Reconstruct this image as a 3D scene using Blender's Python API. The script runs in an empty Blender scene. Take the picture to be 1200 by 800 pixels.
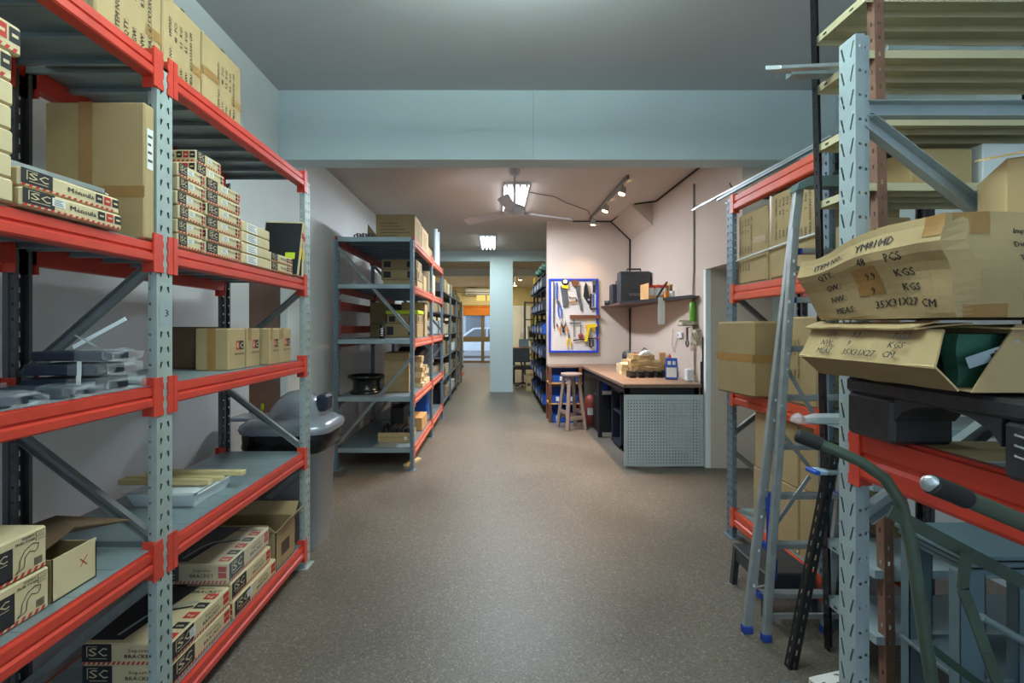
import bpy, math, random
from mathutils import Vector, Matrix
random.seed(7)
SC = bpy.context.scene
COL = SC.collection
V = Vector
PI = math.pi

# ---------------------------------------------------------------- camera
FPX, CX, CY, CH = 560.0, 580.0, 383.0, 1.40
cam_data = bpy.data.cameras.new('camera')
cam = bpy.data.objects.new('camera', cam_data)
COL.objects.link(cam)
cam.location = (0, 0, CH)
cam.rotation_euler = (PI / 2, 0, 0)
cam_data.sensor_width = 36.0
cam_data.lens = FPX / 1200.0 * 36.0
cam_data.shift_x = 20.0 / 1200.0
cam_data.shift_y = -17.0 / 1200.0
cam_data.clip_start = 0.05
cam_data.clip_end = 200
SC.camera = cam


def WX(px, Y):
    return (px - CX) * Y / FPX


def WZ(py, Y):
    return CH - (py - CY) * Y / FPX


# ---------------------------------------------------------------- materials
def lin(c):
    r = []
    for x in c:
        x /= 255.0
        r.append(x / 12.92 if x <= 0.04045 else ((x + 0.055) / 1.055) ** 2.4)
    return r


MATS = {}


def mat(name, rgb, rough=0.6, metal=0.0, var=0.12, scale=6.0, bump=0.0, bscale=40.0, stretch=None, spec=None, rvar=0.0):
    m = bpy.data.materials.new(name)
    m.use_nodes = True
    nt = m.node_tree
    b = nt.nodes['Principled BSDF']
    c = lin(rgb)
    b.inputs['Roughness'].default_value = rough
    b.inputs['Metallic'].default_value = metal
    if spec is not None:
        b.inputs['Specular IOR Level'].default_value = spec
    tc = nt.nodes.new('ShaderNodeTexCoord')
    vec = tc.outputs['Object']
    if stretch:
        mp = nt.nodes.new('ShaderNodeMapping')
        mp.inputs['Scale'].default_value = stretch
        nt.links.new(vec, mp.inputs['Vector'])
        vec = mp.outputs['Vector']
    n = nt.nodes.new('ShaderNodeTexNoise')
    n.inputs['Scale'].default_value = scale
    n.inputs['Detail'].default_value = 5
    nt.links.new(vec, n.inputs['Vector'])
    r = nt.nodes.new('ShaderNodeValToRGB')
    r.color_ramp.elements[0].position = 0.3
    r.color_ramp.elements[1].position = 0.7
    r.color_ramp.elements[0].color = [x * (1 - var) for x in c] + [1]
    r.color_ramp.elements[1].color = [min(1, x * (1 + var)) for x in c] + [1]
    nt.links.new(n.outputs['Fac'], r.inputs['Fac'])
    nt.links.new(r.outputs['Color'], b.inputs['Base Color'])
    if rvar:
        mr = nt.nodes.new('ShaderNodeMapRange')
        mr.inputs['To Min'].default_value = rough - rvar
        mr.inputs['To Max'].default_value = rough + rvar
        nt.links.new(n.outputs['Fac'], mr.inputs['Value'])
        nt.links.new(mr.outputs['Result'], b.inputs['Roughness'])
    if bump:
        n2 = nt.nodes.new('ShaderNodeTexNoise')
        n2.inputs['Scale'].default_value = bscale
        n2.inputs['Detail'].default_value = 4
        nt.links.new(vec, n2.inputs['Vector'])
        bp = nt.nodes.new('ShaderNodeBump')
        bp.inputs['Strength'].default_value = bump
        bp.inputs['Distance'].default_value = 0.01
        nt.links.new(n2.outputs['Fac'], bp.inputs['Height'])
        nt.links.new(bp.outputs['Normal'], b.inputs['Normal'])
    MATS[name] = m
    return m


def emit(name, rgb, strength):
    m = bpy.data.materials.new(name)
    m.use_nodes = True
    nt = m.node_tree
    nt.nodes.remove(nt.nodes['Principled BSDF'])
    e = nt.nodes.new('ShaderNodeEmission')
    e.inputs['Color'].default_value = lin(rgb) + [1]
    e.inputs['Strength'].default_value = strength
    nt.links.new(e.outputs[0], nt.nodes['Material Output'].inputs[0])
    MATS[name] = m
    return m


def clear(name, rgb, opacity, rough=0.15, wrinkle=0.0):
    """thin clear film or glass: mostly transparent with a glossy coat"""
    m = bpy.data.materials.new(name)
    m.use_nodes = True
    nt = m.node_tree
    b = nt.nodes['Principled BSDF']
    b.inputs['Base Color'].default_value = lin(rgb) + [1]
    b.inputs['Roughness'].default_value = rough
    t = nt.nodes.new('ShaderNodeBsdfTransparent')
    mx = nt.nodes.new('ShaderNodeMixShader')
    mx.inputs[0].default_value = opacity
    if wrinkle:
        n = nt.nodes.new('ShaderNodeTexNoise')
        n.inputs['Scale'].default_value = 55
        n.inputs['Detail'].default_value = 3
        tc = nt.nodes.new('ShaderNodeTexCoord')
        nt.links.new(tc.outputs['Object'], n.inputs['Vector'])
        bp = nt.nodes.new('ShaderNodeBump')
        bp.inputs['Strength'].default_value = wrinkle
        nt.links.new(n.outputs['Fac'], bp.inputs['Height'])
        nt.links.new(bp.outputs['Normal'], b.inputs['Normal'])
    nt.links.new(t.outputs[0], mx.inputs[1])
    nt.links.new(b.outputs[0], mx.inputs[2])
    nt.links.new(mx.outputs[0], nt.nodes['Material Output'].inputs[0])
    MATS[name] = m
    return m


def terrazzo():
    m = bpy.data.materials.new('terrazzo')
    m.use_nodes = True
    nt = m.node_tree
    L = nt.links.new
    N = nt.nodes.new
    b = nt.nodes['Principled BSDF']
    tc = N('ShaderNodeTexCoord')

    def ramp(src, stops, const=False):
        r = N('ShaderNodeValToRGB')
        if const:
            r.color_ramp.interpolation = 'CONSTANT'
        e = r.color_ramp.elements
        while len(e) < len(stops):
            e.new(0.5)
        for k, (p, c) in enumerate(stops):
            e[k].position = p
            e[k].color = lin(c) + [1]
        L(src, r.inputs['Fac'])
        return r.outputs['Color']

    def chips(scale, stops):
        v = N('ShaderNodeTexVoronoi')
        v.inputs['Scale'].default_value = scale
        L(tc.outputs['Object'], v.inputs['Vector'])
        s = N('ShaderNodeSeparateColor')
        L(v.outputs['Color'], s.inputs['Color'])
        return ramp(s.outputs['Red'], stops, True)

    c1 = chips(190, [(0, (84, 76, 68)), (0.13, (108, 101, 91)), (0.5, (122, 114, 103)), (0.8, (137, 129, 118)), (0.95, (166, 159, 149))])
    c2 = chips(95, [(0, (104, 95, 86)), (0.14, (115, 107, 97)), (0.75, (127, 118, 107)), (0.96, (162, 154, 143))])
    mx = N('ShaderNodeMix')
    mx.data_type = 'RGBA'
    mx.inputs[0].default_value = 0.4
    L(c1, mx.inputs[6])
    L(c2, mx.inputs[7])
    # broad wear
    n = N('ShaderNodeTexNoise')
    n.inputs['Scale'].default_value = 1.1
    n.inputs['Detail'].default_value = 6
    L(tc.outputs['Object'], n.inputs['Vector'])
    wear = ramp(n.outputs['Fac'], [(0.3, (215, 213, 210)), (0.72, (255, 254, 252))])
    m2 = N('ShaderNodeMix')
    m2.data_type = 'RGBA'
    m2.blend_type = 'MULTIPLY'
    m2.inputs[0].default_value = 1
    L(mx.outputs[2], m2.inputs[6])
    L(wear, m2.inputs[7])
    # tile joints
    br = N('ShaderNodeTexBrick')
    br.offset = 0
    br.inputs['Scale'].default_value = 1
    br.inputs['Brick Width'].default_value = 0.30
    br.inputs['Row Height'].default_value = 0.30
    br.inputs['Mortar Size'].default_value = 0.0022
    br.inputs['Mortar Smooth'].default_value = 0.3
    L(tc.outputs['Object'], br.inputs['Vector'])
    j = N('ShaderNodeMath')
    j.operation = 'MULTIPLY'
    j.inputs[1].default_value = 0.22
    L(br.outputs['Fac'], j.inputs[0])
    m3 = N('ShaderNodeMix')
    m3.data_type = 'RGBA'
    L(j.outputs[0], m3.inputs[0])
    L(m2.outputs[2], m3.inputs[6])
    m3.inputs[7].default_value = lin((70, 64, 58)) + [1]
    L(m3.outputs[2], b.inputs['Base Color'])
    mr = N('ShaderNodeMapRange')
    mr.inputs['To Min'].default_value = 0.36
    mr.inputs['To Max'].default_value = 0.58
    L(n.outputs['Fac'], mr.inputs['Value'])
    L(mr.outputs['Result'], b.inputs['Roughness'])
    MATS['terrazzo'] = m
    return m


terrazzo()
mat('wall_white', (232, 236, 235), 0.85, var=0.03, scale=2.0, bump=0.05, bscale=60)
mat('wall_pink', (203, 186, 172), 0.85, var=0.03, scale=2.0, bump=0.05, bscale=60)
mat('paint_teal', (194, 210, 212), 0.75, var=0.03, scale=1.5, bump=0.04)
mat('ceiling_grey', (182, 186, 187), 0.9, var=0.04, scale=1.0, bump=0.05)
mat('ceiling_warm', (200, 188, 178), 0.9, var=0.04, scale=1.0, bump=0.05)
mat('wall_yellow', (214, 200, 150), 0.85, var=0.05, scale=2)
mat('red', (208, 66, 50), 0.42, var=0.10, scale=9, rvar=0.08)
mat('red_old', (204, 108, 86), 0.5, var=0.16, scale=9)
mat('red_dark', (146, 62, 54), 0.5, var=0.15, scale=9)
mat('orange_red', (218, 84, 52), 0.45, var=0.10, scale=9)
mat('post', (162, 174, 170), 0.5, 0.15, var=0.08, scale=12)
mat('post_pale', (156, 170, 175), 0.45, 0.1, var=0.06, scale=12)
mat('post_blue', (108, 126, 138), 0.5, 0.2, var=0.10, scale=12)
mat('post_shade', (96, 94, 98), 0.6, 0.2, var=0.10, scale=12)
mat('galv', (150, 166, 170), 0.42, 0.45, var=0.16, scale=5, rvar=0.1)
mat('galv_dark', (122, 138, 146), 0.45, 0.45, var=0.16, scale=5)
mat('brace', (142, 146, 144), 0.5, 0.3, var=0.12, scale=14)
mat('steel', (190, 198, 200), 0.35, 0.7, var=0.10, scale=14)
mat('alu', (160, 163, 164), 0.45, 0.5, var=0.12, scale=18)
mat('carton', (175, 150, 108), 0.85, var=0.07, scale=5, bump=0.06, bscale=120)
mat('carton_dark', (156, 132, 94), 0.85, var=0.08, scale=5, bump=0.06, bscale=120)
mat('carton_brown', (112, 88, 64), 0.85, var=0.1, scale=5)
mat('kraft', (208, 188, 148), 0.8, var=0.05, scale=6)
mat('kraft_edge', (196, 168, 120), 0.85, var=0.1, scale=30)
mat('tape', (160, 120, 70), 0.3, var=0.08, scale=20)
mat('ink', (38, 36, 40), 0.7, var=0.05)
mat('ink_soft', (74, 62, 48), 0.8, var=0.05)
mat('ink_red', (190, 48, 40), 0.7, var=0.05)
mat('paper', (226, 226, 222), 0.7, var=0.03)
mat('label_blue', (170, 196, 214), 0.7, var=0.04)
mat('black', (24, 25, 28), 0.5, var=0.2, scale=12)
mat('black_gloss', (20, 21, 24), 0.25, var=0.2, scale=12)
mat('black_plastic', (52, 54, 58), 0.42, var=0.3, scale=9, stretch=(1, 6, 6))
mat('rubber', (30, 30, 32), 0.7, var=0.1)
mat('navy', (30, 38, 54), 0.5, var=0.1)
mat('blue', (30, 84, 190), 0.45, var=0.08)
mat('blue_bin', (24, 78, 168), 0.42, var=0.10)
mat('blue_frame', (36, 66, 190), 0.45, var=0.05)
mat('blue_cloth', (36, 66, 150), 0.85, var=0.15, scale=20)
mat('teal_grey', (100, 120, 118), 0.5, 0.2, var=0.1)
mat('green_paint', (72, 88, 76), 0.42, 0.1, var=0.12, scale=14)
mat('green_dark', (48, 70, 60), 0.4, 0.1, var=0.12, scale=14)
mat('green_cloth', (40, 92, 74), 0.7, var=0.2, scale=14)
mat('lime', (190, 210, 40), 0.5, var=0.05)
mat('green_bottle', (96, 160, 40), 0.4, var=0.1)
mat('yellow', (236, 200, 30), 0.5, var=0.06)
mat('orange', (232, 140, 40), 0.5, var=0.06)
mat('white_plastic', (222, 226, 228), 0.4, var=0.04)
mat('foam', (226, 232, 234), 0.7, var=0.04, bump=0.1, bscale=180)
mat('wood_pale', (214, 194, 140), 0.65, var=0.12, scale=7, stretch=(1.2, 12, 12))
mat('wood_bench', (130, 106, 88), 0.5, var=0.14, scale=5, stretch=(8, 1, 8))
mat('wood_dark', (112, 66, 42), 0.55, var=0.14, scale=6, stretch=(8, 1, 8))
mat('wood_stool', (150, 132, 122), 0.6, var=0.14, scale=6, stretch=(8, 8, 1))
mat('wood_light', (206, 160, 104), 0.55, var=0.10, scale=6)
mat('door_brown', (96, 72, 60), 0.45, var=0.22, scale=2.5)
mat('grey_plastic', (146, 147, 152), 0.35, var=0.05)
mat('grey_lid', (150, 154, 162), 0.22, 0.25, var=0.06)
mat('bag_black', (16, 16, 18), 0.25, var=0.2, bump=0.6, bscale=18)
mat('beige_shelf', (198, 186, 150), 0.6, var=0.06, scale=4)
mat('brown_post', (128, 92, 76), 0.6, 0.1, var=0.12, scale=16)
mat('grey_shelf', (156, 172, 178), 0.5, 0.2, var=0.08)
mat('sheet_blue', (112, 134, 144), 0.42, 0.35, var=0.10, scale=3)
mat('peg_white', (216, 206, 198), 0.7, var=0.03)
mat('peg_grey', (192, 198, 198), 0.55, 0.1, var=0.08, scale=3)
mat('tool_grey', (112, 112, 114), 0.4, 0.6, var=0.15)
mat('fan_grey', (204, 203, 205), 0.4, 0.2, var=0.05)
mat('track_grey', (120, 118, 114), 0.5, 0.3, var=0.05)
mat('cable', (52, 46, 42), 0.7, var=0.1)
mat('pipe', (150, 138, 130), 0.6, var=0.05)
mat('frame_brown', (120, 104, 76), 0.5, 0.3, var=0.06)
mat('orange_blind', (222, 128, 30), 0.6, var=0.2, scale=2)
mat('mat_red', (170, 52, 44), 0.95, var=0.1)
mat('asphalt', (120, 122, 126), 0.9, var=0.1)
mat('facade', (150, 164, 178), 0.85, var=0.25, scale=0.8)
mat('car_paint', (206, 220, 232), 0.25, 0.1, var=0.02)
mat('car_glass', (60, 80, 100), 0.1, var=0.1)
mat('rope', (196, 188, 160), 0.9, var=0.2, scale=60)
mat('print_tape', (222, 218, 214), 0.4, var=0.04)
clear('film', (236, 242, 246), 0.13, 0.10, 1.0)
clear('film_thick', (226, 234, 240), 0.42, 0.16, 0.9)
clear('glass', (220, 232, 238), 0.10, 0.04)
clear('frosted', (226, 226, 216), 0.62, 0.3)
emit('tube_cool', (236, 246, 255), 14.0)
emit('tube_cool_far', (232, 250, 255), 7.0)
emit('bulb_warm', (255, 214, 150), 26.0)
emit('yellow_glow', (255, 226, 130), 1.0)


# ---------------------------------------------------------------- text
_TXT = {}


def text_geo(s):
    if s in _TXT:
        return _TXT[s]
    cu = bpy.data.curves.new('lettering', 'FONT')
    cu.body = s
    cu.resolution_u = 1
    o = bpy.data.objects.new('lettering', cu)
    COL.objects.link(o)
    dg = bpy.context.evaluated_depsgraph_get()
    ev = o.evaluated_get(dg)
    me = ev.to_mesh()
    vs = [(v.co.x, v.co.y) for v in me.vertices]
    fs = [tuple(p.vertices) for p in me.polygons]
    ev.to_mesh_clear()
    bpy.data.objects.remove(o)
    bpy.data.curves.remove(cu)
    w = max([v[0] for v in vs] + [0.01])
    _TXT[s] = (vs, fs, w)
    return _TXT[s]


class Fr:
    """a flat frame on a face: origin, right, up"""
    def __init__(s, o, u, v):
        s.o, s.u, s.v = V(o), V(u).normalized(), V(v).normalized()
        s.n = s.u.cross(s.v).normalized()

    def p(s, a, b, l=0.0):
        return s.o + s.u * a + s.v * b + s.n * l

    def turned(s, a, b):          # text that runs upward, its letter tops to the left
        return Fr(s.p(a, b), s.v, -s.u)


def face(lo, hi, f):
    x0, y0, z0 = lo
    x1, y1, z1 = hi
    if f == '+x':
        return Fr((x1, y0, z0), (0, 1, 0), (0, 0, 1)), y1 - y0, z1 - z0
    if f == '-x':
        return Fr((x0, y1, z0), (0, -1, 0), (0, 0, 1)), y1 - y0, z1 - z0
    if f == '-y':
        return Fr((x0, y0, z0), (1, 0, 0), (0, 0, 1)), x1 - x0, z1 - z0
    return Fr((x0, y0, z1), (1, 0, 0), (0, 1, 0)), x1 - x0, y1 - y0


class MB:
    def __init__(s):
        s.v, s.f, s.m, s.sm, s.mats = [], [], [], [], []

    def mi(s, m):
        m = MATS[m]
        if m not in s.mats:
            s.mats.append(m)
        return s.mats.index(m)

    def add(s, vs, fs, m, smooth=False):
        k, i = len(s.v), s.mi(m)
        s.v += [V(q) for q in vs]
        for f in fs:
            s.f.append(tuple(j + k for j in f))
            s.m.append(i)
            s.sm.append(smooth)
        return s

    def obox(s, c, ax, ay, az, m, bev=0.0):
        """box about c with half-axes ax, ay, az (vectors); chamfered edges"""
        c, ax, ay, az = V(c), V(ax), V(ay), V(az)
        la, lb, lc = ax.length, ay.length, az.length
        b = min(bev, 0.45 * min(la, lb, lc))
        if b <= 0:
            q = [c + ax * i + ay * j + az * k for k in (-1, 1) for j in (-1, 1) for i in (-1, 1)]
            return s.add(q, [(0, 2, 3, 1), (4, 5, 7, 6), (0, 1, 5, 4), (2, 6, 7, 3), (0, 4, 6, 2), (1, 3, 7, 5)], m)
        fa, fb, fc = 1 - b / la, 1 - b / lb, 1 - b / lc
        q, idx = [], {}
        for i in (-1, 1):
            for j in (-1, 1):
                for k in (-1, 1):
                    for t, (ea, eb, ec) in enumerate(((1, fb, fc), (fa, 1, fc), (fa, fb, 1))):
                        idx[(i, j, k, t)] = len(q)
                        q.append(c + ax * (i * ea) + ay * (j * eb) + az * (k * ec))
        fs = []
        for i in (-1, 1):
            fs.append((idx[(i, -1, -1, 0)], idx[(i, 1, -1, 0)], idx[(i, 1, 1, 0)], idx[(i, -1, 1, 0)])[::i])
            fs.append((idx[(-1, i, -1, 1)], idx[(-1, i, 1, 1)], idx[(1, i, 1, 1)], idx[(1, i, -1, 1)])[::i])
            fs.append((idx[(-1, -1, i, 2)], idx[(1, -1, i, 2)], idx[(1, 1, i, 2)], idx[(-1, 1, i, 2)])[::i])
        for i in (-1, 1):
            for j in (-1, 1):
                fs.append((idx[(i, j, -1, 0)], idx[(i, j, 1, 0)], idx[(i, j, 1, 1)], idx[(i, j, -1, 1)]))
                fs.append((idx[(i, -1, j, 0)], idx[(i, 1, j, 0)], idx[(i, 1, j, 2)], idx[(i, -1, j, 2)]))
                fs.append((idx[(-1, i, j, 1)], idx[(1, i, j, 1)], idx[(1, i, j, 2)], idx[(-1, i, j, 2)]))
                for k in (-1, 1):
                    fs.append((idx[(i, j, k, 0)], idx[(i, j, k, 1)], idx[(i, j, k, 2)]))
        return s.add(q, fs, m)

    def box(s, lo, hi, m, bev=0.0):
        lo, hi = V(lo), V(hi)
        h = (hi - lo) / 2
        return s.obox((lo + hi) / 2, (h.x, 0, 0), (0, h.y, 0), (0, 0, h.z), m, bev)

    def bar(s, p0, p1, w, d, m, up=(0, 0, 1), bev=0.0):
        p0, p1 = V(p0), V(p1)
        a = (p1 - p0) / 2
        sd = a.cross(V(up))
        if sd.length < 1e-6:
            sd = a.cross(V((1, 0, 0)))
        sd.normalize()
        u = sd.cross(a).normalized()
        return s.obox((p0 + p1) / 2, a, sd * (w / 2), u * (d / 2), m, bev)

    def channel(s, p0, p1, w, d, m, up=(0, 0, 1), t=0.002):
        """open C section along p0-p1: web w wide, two flanges d deep on the up side"""
        p0, p1 = V(p0), V(p1)
        a = (p1 - p0) / 2
        sd = a.cross(V(up)).normalized()
        u = sd.cross(a).normalized()
        c = (p0 + p1) / 2
        s.obox(c, a, sd * (w / 2), u * (t / 2), m)
        for k in (-1, 1):
            s.obox(c + sd * (k * (w / 2 - t / 2)) + u * (d / 2), a, sd * (t / 2), u * (d / 2), m)
        return s

    def tube(s, pts, r, m, n=10, radii=None, caps=True, smooth=True):
        pts = [V(p) for p in pts]
        rings = []
        prev = None
        q = []
        for i, p in enumerate(pts):
            t = (pts[min(i + 1, len(pts) - 1)] - pts[max(i - 1, 0)]).normalized()
            if prev is None:
                x = t.orthogonal().normalized()
            else:
                x = (prev - t * prev.dot(t)).normalized()
            prev = x
            y = t.cross(x)
            rr = radii[i] if radii else r
            rings.append([len(q) + k for k in range(n)])
            q += [p + (x * math.cos(2 * PI * k / n) + y * math.sin(2 * PI * k / n)) * rr for k in range(n)]
        fs = []
        for a, b in zip(rings, rings[1:]):
            fs += [(a[k], a[(k + 1) % n], b[(k + 1) % n], b[k]) for k in range(n)]
        s.add(q, fs, m, smooth)
        if caps:
            s.add([q[k] for k in rings[0]], [tuple(range(n))[::-1]], m)
            s.add([q[k] for k in rings[-1]], [tuple(range(n))], m)
        return s

    def lathe(s, c, prof, m, n=24, axis=(0, 0, 1), smooth=True, caps=True):
        c, ax = V(c), V(axis).normalized()
        x = V((1, 0, 0)) if abs(ax.x) < 0.9 else V((0, 1, 0))
        x = (x - ax * x.dot(ax)).normalized()
        y = ax.cross(x)
        q, fs = [], []
        for r, z in prof:
            q += [c + ax * z + (x * math.cos(2 * PI * k / n) + y * math.sin(2 * PI * k / n)) * r for k in range(n)]
        for i in range(len(prof) - 1):
            fs += [(i * n + k, i * n + (k + 1) % n, (i + 1) * n + (k + 1) % n, (i + 1) * n + k) for k in range(n)]
        s.add(q, fs, m, smooth)
        if caps:
            s.add(q[:n], [tuple(range(n))[::-1]], m)
            s.add(q[-n:], [tuple(range(n))], m)
        return s

    def prism(s, poly, off, m, caps=True):
        """closed 3-D polygon swept by the vector off"""
        p = [V(q) for q in poly]
        n = len(p)
        o = V(off)
        s.add(p + [q + o for q in p], [(i, (i + 1) % n, n + (i + 1) % n, n + i) for i in range(n)], m)
        if caps:
            s.add(p, [tuple(range(n))[::-1]], m)
            s.add([q + o for q in p], [tuple(range(n))], m)
        return s

    def strip(s, o, u, v, cols, pitch, n, m):
        """perforated strip: cols = (from, to, hole) with hole four (u, v) points inside one pitch"""
        o, u, v = V(o), V(u), V(v)
        P = lambda a, b: o + u * a + v * b
        for a, b, h in cols:
            if h is None:
                s.add([P(a, 0), P(b, 0), P(b, pitch * n), P(a, pitch * n)], [(0, 1, 2, 3)], m)
                continue
            q, fs = [], []
            for i in range(n):
                z, k = i * pitch, len(q)
                q += [P(a, z), P(b, z), P(b, z + pitch), P(a, z + pitch)] + [P(hu, z + hv) for hu, hv in h]
                fs += [(k + j, k + (j + 1) % 4, k + 4 + (j + 1) % 4, k + 4 + j) for j in range(4)]
            s.add(q, fs, m)
        return s

    def rect(s, fr, u0, v0, u1, v1, m, l=0.0008):
        return s.add([fr.p(u0, v0, l), fr.p(u1, v0, l), fr.p(u1, v1, l), fr.p(u0, v1, l)], [(0, 1, 2, 3)], m)

    def text(s, fr, u, v, t, h, m, width=None, l=0.0016):
        vs, fs, w = text_geo(t)
        ky = h / 0.72
        kx = ky if width is None else width / w
        for d in (0.0, 0.055 * h):          # struck twice: heavier strokes
            s.add([fr.p(u + x * kx + d, v + y * ky, l + d * 0.004) for x, y in vs], fs, m)
        return s

    def build(s, name, parent=None, org=None):
        if org is None:
            if parent is not None:
                r = parent
                while r.parent:
                    r = r.parent
                org = V(r.location)
            else:
                xs = [q.x for q in s.v]
                ys = [q.y for q in s.v]
                zs = [q.z for q in s.v]
                org = V(((min(xs) + max(xs)) / 2, (min(ys) + max(ys)) / 2, min(zs)))
        org = V(org)
        me = bpy.data.meshes.new(name)
        me.from_pydata([tuple(q - org) for q in s.v], [], s.f)
        for m in s.mats:
            me.materials.append(m)
        me.polygons.foreach_set('material_index', s.m)
        me.polygons.foreach_set('use_smooth', s.sm)
        me.update()
        o = bpy.data.objects.new(name, me)
        COL.objects.link(o)
        if parent is not None:
            o.parent = parent
        else:
            o.location = org
        return o


def tag(o, label, cat, group=None):
    o['label'] = label
    o['category'] = cat
    if group:
        o['group'] = group
    return o


def thing(name, label, cat, loc, group=None, rz=0.0):
    o = bpy.data.objects.new(name, None)
    o.empty_display_size = 0.1
    COL.objects.link(o)
    o.location = loc
    o.rotation_euler = (0, 0, rz)
    return tag(o, label, cat, group)


def struct(name, mb):
    o = mb.build(name)
    o['kind'] = 'structure'
    return o


def kids(o):
    return [c for c in bpy.data.objects if c.parent == o]


def dup(root, delta, label, group=None, rz=None):
    r = root.copy()
    COL.objects.link(r)
    r.location = V(root.location) + V(delta)
    if rz is not None:
        r.rotation_euler = (0, 0, rz)
    r['label'] = label
    if group:
        r['group'] = group
    for ch in list(root.children):
        c = ch.copy()
        COL.objects.link(c)
        c.parent = r
        for g in list(ch.children):
            d = g.copy()
            COL.objects.link(d)
            d.parent = c
    return r


ORD = ['bottom', 'second from bottom', 'third from bottom', 'fourth from bottom', 'fifth from bottom', 'sixth from bottom', 'seventh from bottom', 'eighth from bottom']

# ================================================================ THE SETTING
LW, RW, FRW = -1.75, 2.10, 2.75          # left wall, nook wall, front-room right wall
ZF, ZR = 3.31, 3.04                      # ceilings
YB0, YB1, ZB = 3.857, 4.055, 2.75        # cross beam
YN, YP, YE = 7.40, 10.30, 18.70          # pegboard wall, partition, shop front
DJ, DZ = 4.74, 1.975                     # doorway jamb and head


def slab(name, lo, hi, m):
    return struct(name, MB().box(lo, hi, m))


slab('floor', (-2.2, -3.2, -0.1), (3.2, 18.9, 0), 'terrazzo')
slab('ceiling_front', (LW - 0.2, -3.2, ZF), (FRW + 0.2, YB0, ZF + 0.1), 'ceiling_grey')
slab('ceiling_rear', (LW - 0.2, YB1, ZR), (FRW + 0.2, YP, ZR + 0.1), 'ceiling_warm')
slab('ceiling_far', (LW - 0.2, YP + 0.2, 2.95), (FRW, YE, 3.05), 'ceiling_warm')
b = MB().box((LW - 0.2, YB0, ZB), (FRW + 0.2, YB1, ZF + 0.1), 'paint_teal')
b.box((0.306, YB0 - 0.003, ZB + 0.01), (0.312, YB0, ZF), 'ceiling_grey')
struct('beam_cross', b)
w = MB()
dy0, dy1, dh = 3.40, 4.03, 2.02
w.box((LW - 0.2, -3.2, 0), (LW, dy0, ZF + 0.1), 'wall_white')
w.box((LW - 0.2, dy0, dh), (LW, dy1, ZF + 0.1), 'wall_white')
w.box((LW - 0.2, dy1, 0), (LW, YE, ZF + 0.1), 'wall_white')
struct('wall_left', w)
d = MB().box((LW - 0.12, dy0, 0), (LW - 0.06, dy1, dh), 'door_brown')
for z0, z1 in ((0.15, 0.9), (1.05, 1.85)):
    d.box((LW - 0.06, dy0 + 0.09, z0), (LW - 0.05, dy1 - 0.09, z1), 'door_brown', 0.004)
dd = struct('door_1', d)
MB().tube([(LW - 0.058, dy0 + 0.07, 1.0), (LW - 0.01, dy0 + 0.07, 1.0), (LW - 0.01, dy0 + 0.16, 1.0)], 0.008, 'steel', 8).build('door_handle', dd, dd.location)
w = MB().box((LW - 0.2, -3.3, 0), (-1.3, -3.2, ZF + 0.1), 'wall_white').box((2.3, -3.3, 0), (FRW + 0.2, -3.2, ZF + 0.1), 'wall_white')
w.box((-1.3, -3.3, 0), (2.3, -3.2, 0.8), 'wall_white').box((-1.3, -3.3, 2.7), (2.3, -3.2, ZF + 0.1), 'wall_white')
struct('wall_back', w)
w = MB()
for x in (-1.3, -0.12, 1.06, 2.24):
    w.box((x, -3.27, 0.8), (x + 0.06, -3.22, 2.7), 'frame_brown')
w.box((-1.3, -3.27, 0.8), (2.3, -3.22, 0.86), 'frame_brown').box((-1.3, -3.27, 2.64), (2.3, -3.22, 2.7), 'frame_brown')
struct('fill_window', w)  # unseen window frame, added to carry the fill lamp behind the camera
slab('wall_right', (FRW, -3.2, 0), (FRW + 0.2, DJ + 0.1, ZF + 0.1), 'paint_teal')
w = MB()
w.box((RW, DJ, 0), (FRW, YN + 0.15, ZR), 'wall_pink')
w.box((RW, YB1, DZ), (FRW, DJ, ZR), 'wall_pink')
struct('wall_nook', w)
slab('wall_pegboard', (0.81, YN, 0), (RW, YN + 0.15, ZR), 'wall_pink')
slab('wall_corridor', (1.9, YN + 0.15, 0), (2.1, YE, ZR), 'wall_yellow')
p = MB()
p.box((LW, YP, 2.816), (1.9, YP + 0.2, ZR + 0.1), 'paint_teal')
struct('beam_partition', p)
slab('column', (-0.11, YP, 0), (0.386, YP + 0.35, 2.816), 'paint_teal')
slab('beam_far', (LW, 12.6, 2.74), (1.9, 12.8, 2.95), 'wall_white')
w = MB()
w.box((LW, YE, 0), (-1.36, YE + 0.15, 3.0), 'wall_yellow')
w.box((0.62, YE, 0), (1.9, YE + 0.15, 3.0), 'wall_yellow')
w.box((-1.36, YE, 2.25), (0.62, YE + 0.15, 2.42), 'wall_yellow')
w.box((-1.36, YE, 2.42), (-0.72, YE + 0.15, 3.0), 'wall_yellow')
w.box((0.05, YE, 2.42), (0.62, YE + 0.15, 3.0), 'wall_yellow')
w.box((-0.72, YE, 2.92), (0.05, YE + 0.15, 3.0), 'wall_yellow')
struct('wall_front', w)
struct('glow_pane', MB().box((-0.72, YE + 0.05, 2.42), (0.05, YE + 0.06, 2.92), 'yellow_glow').box((-0.36, YE + 0.02, 2.42), (-0.32, YE + 0.09, 2.92), 'frame_brown'))  # evenly glowing yellow pane with a brown bar, above the shop door
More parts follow.
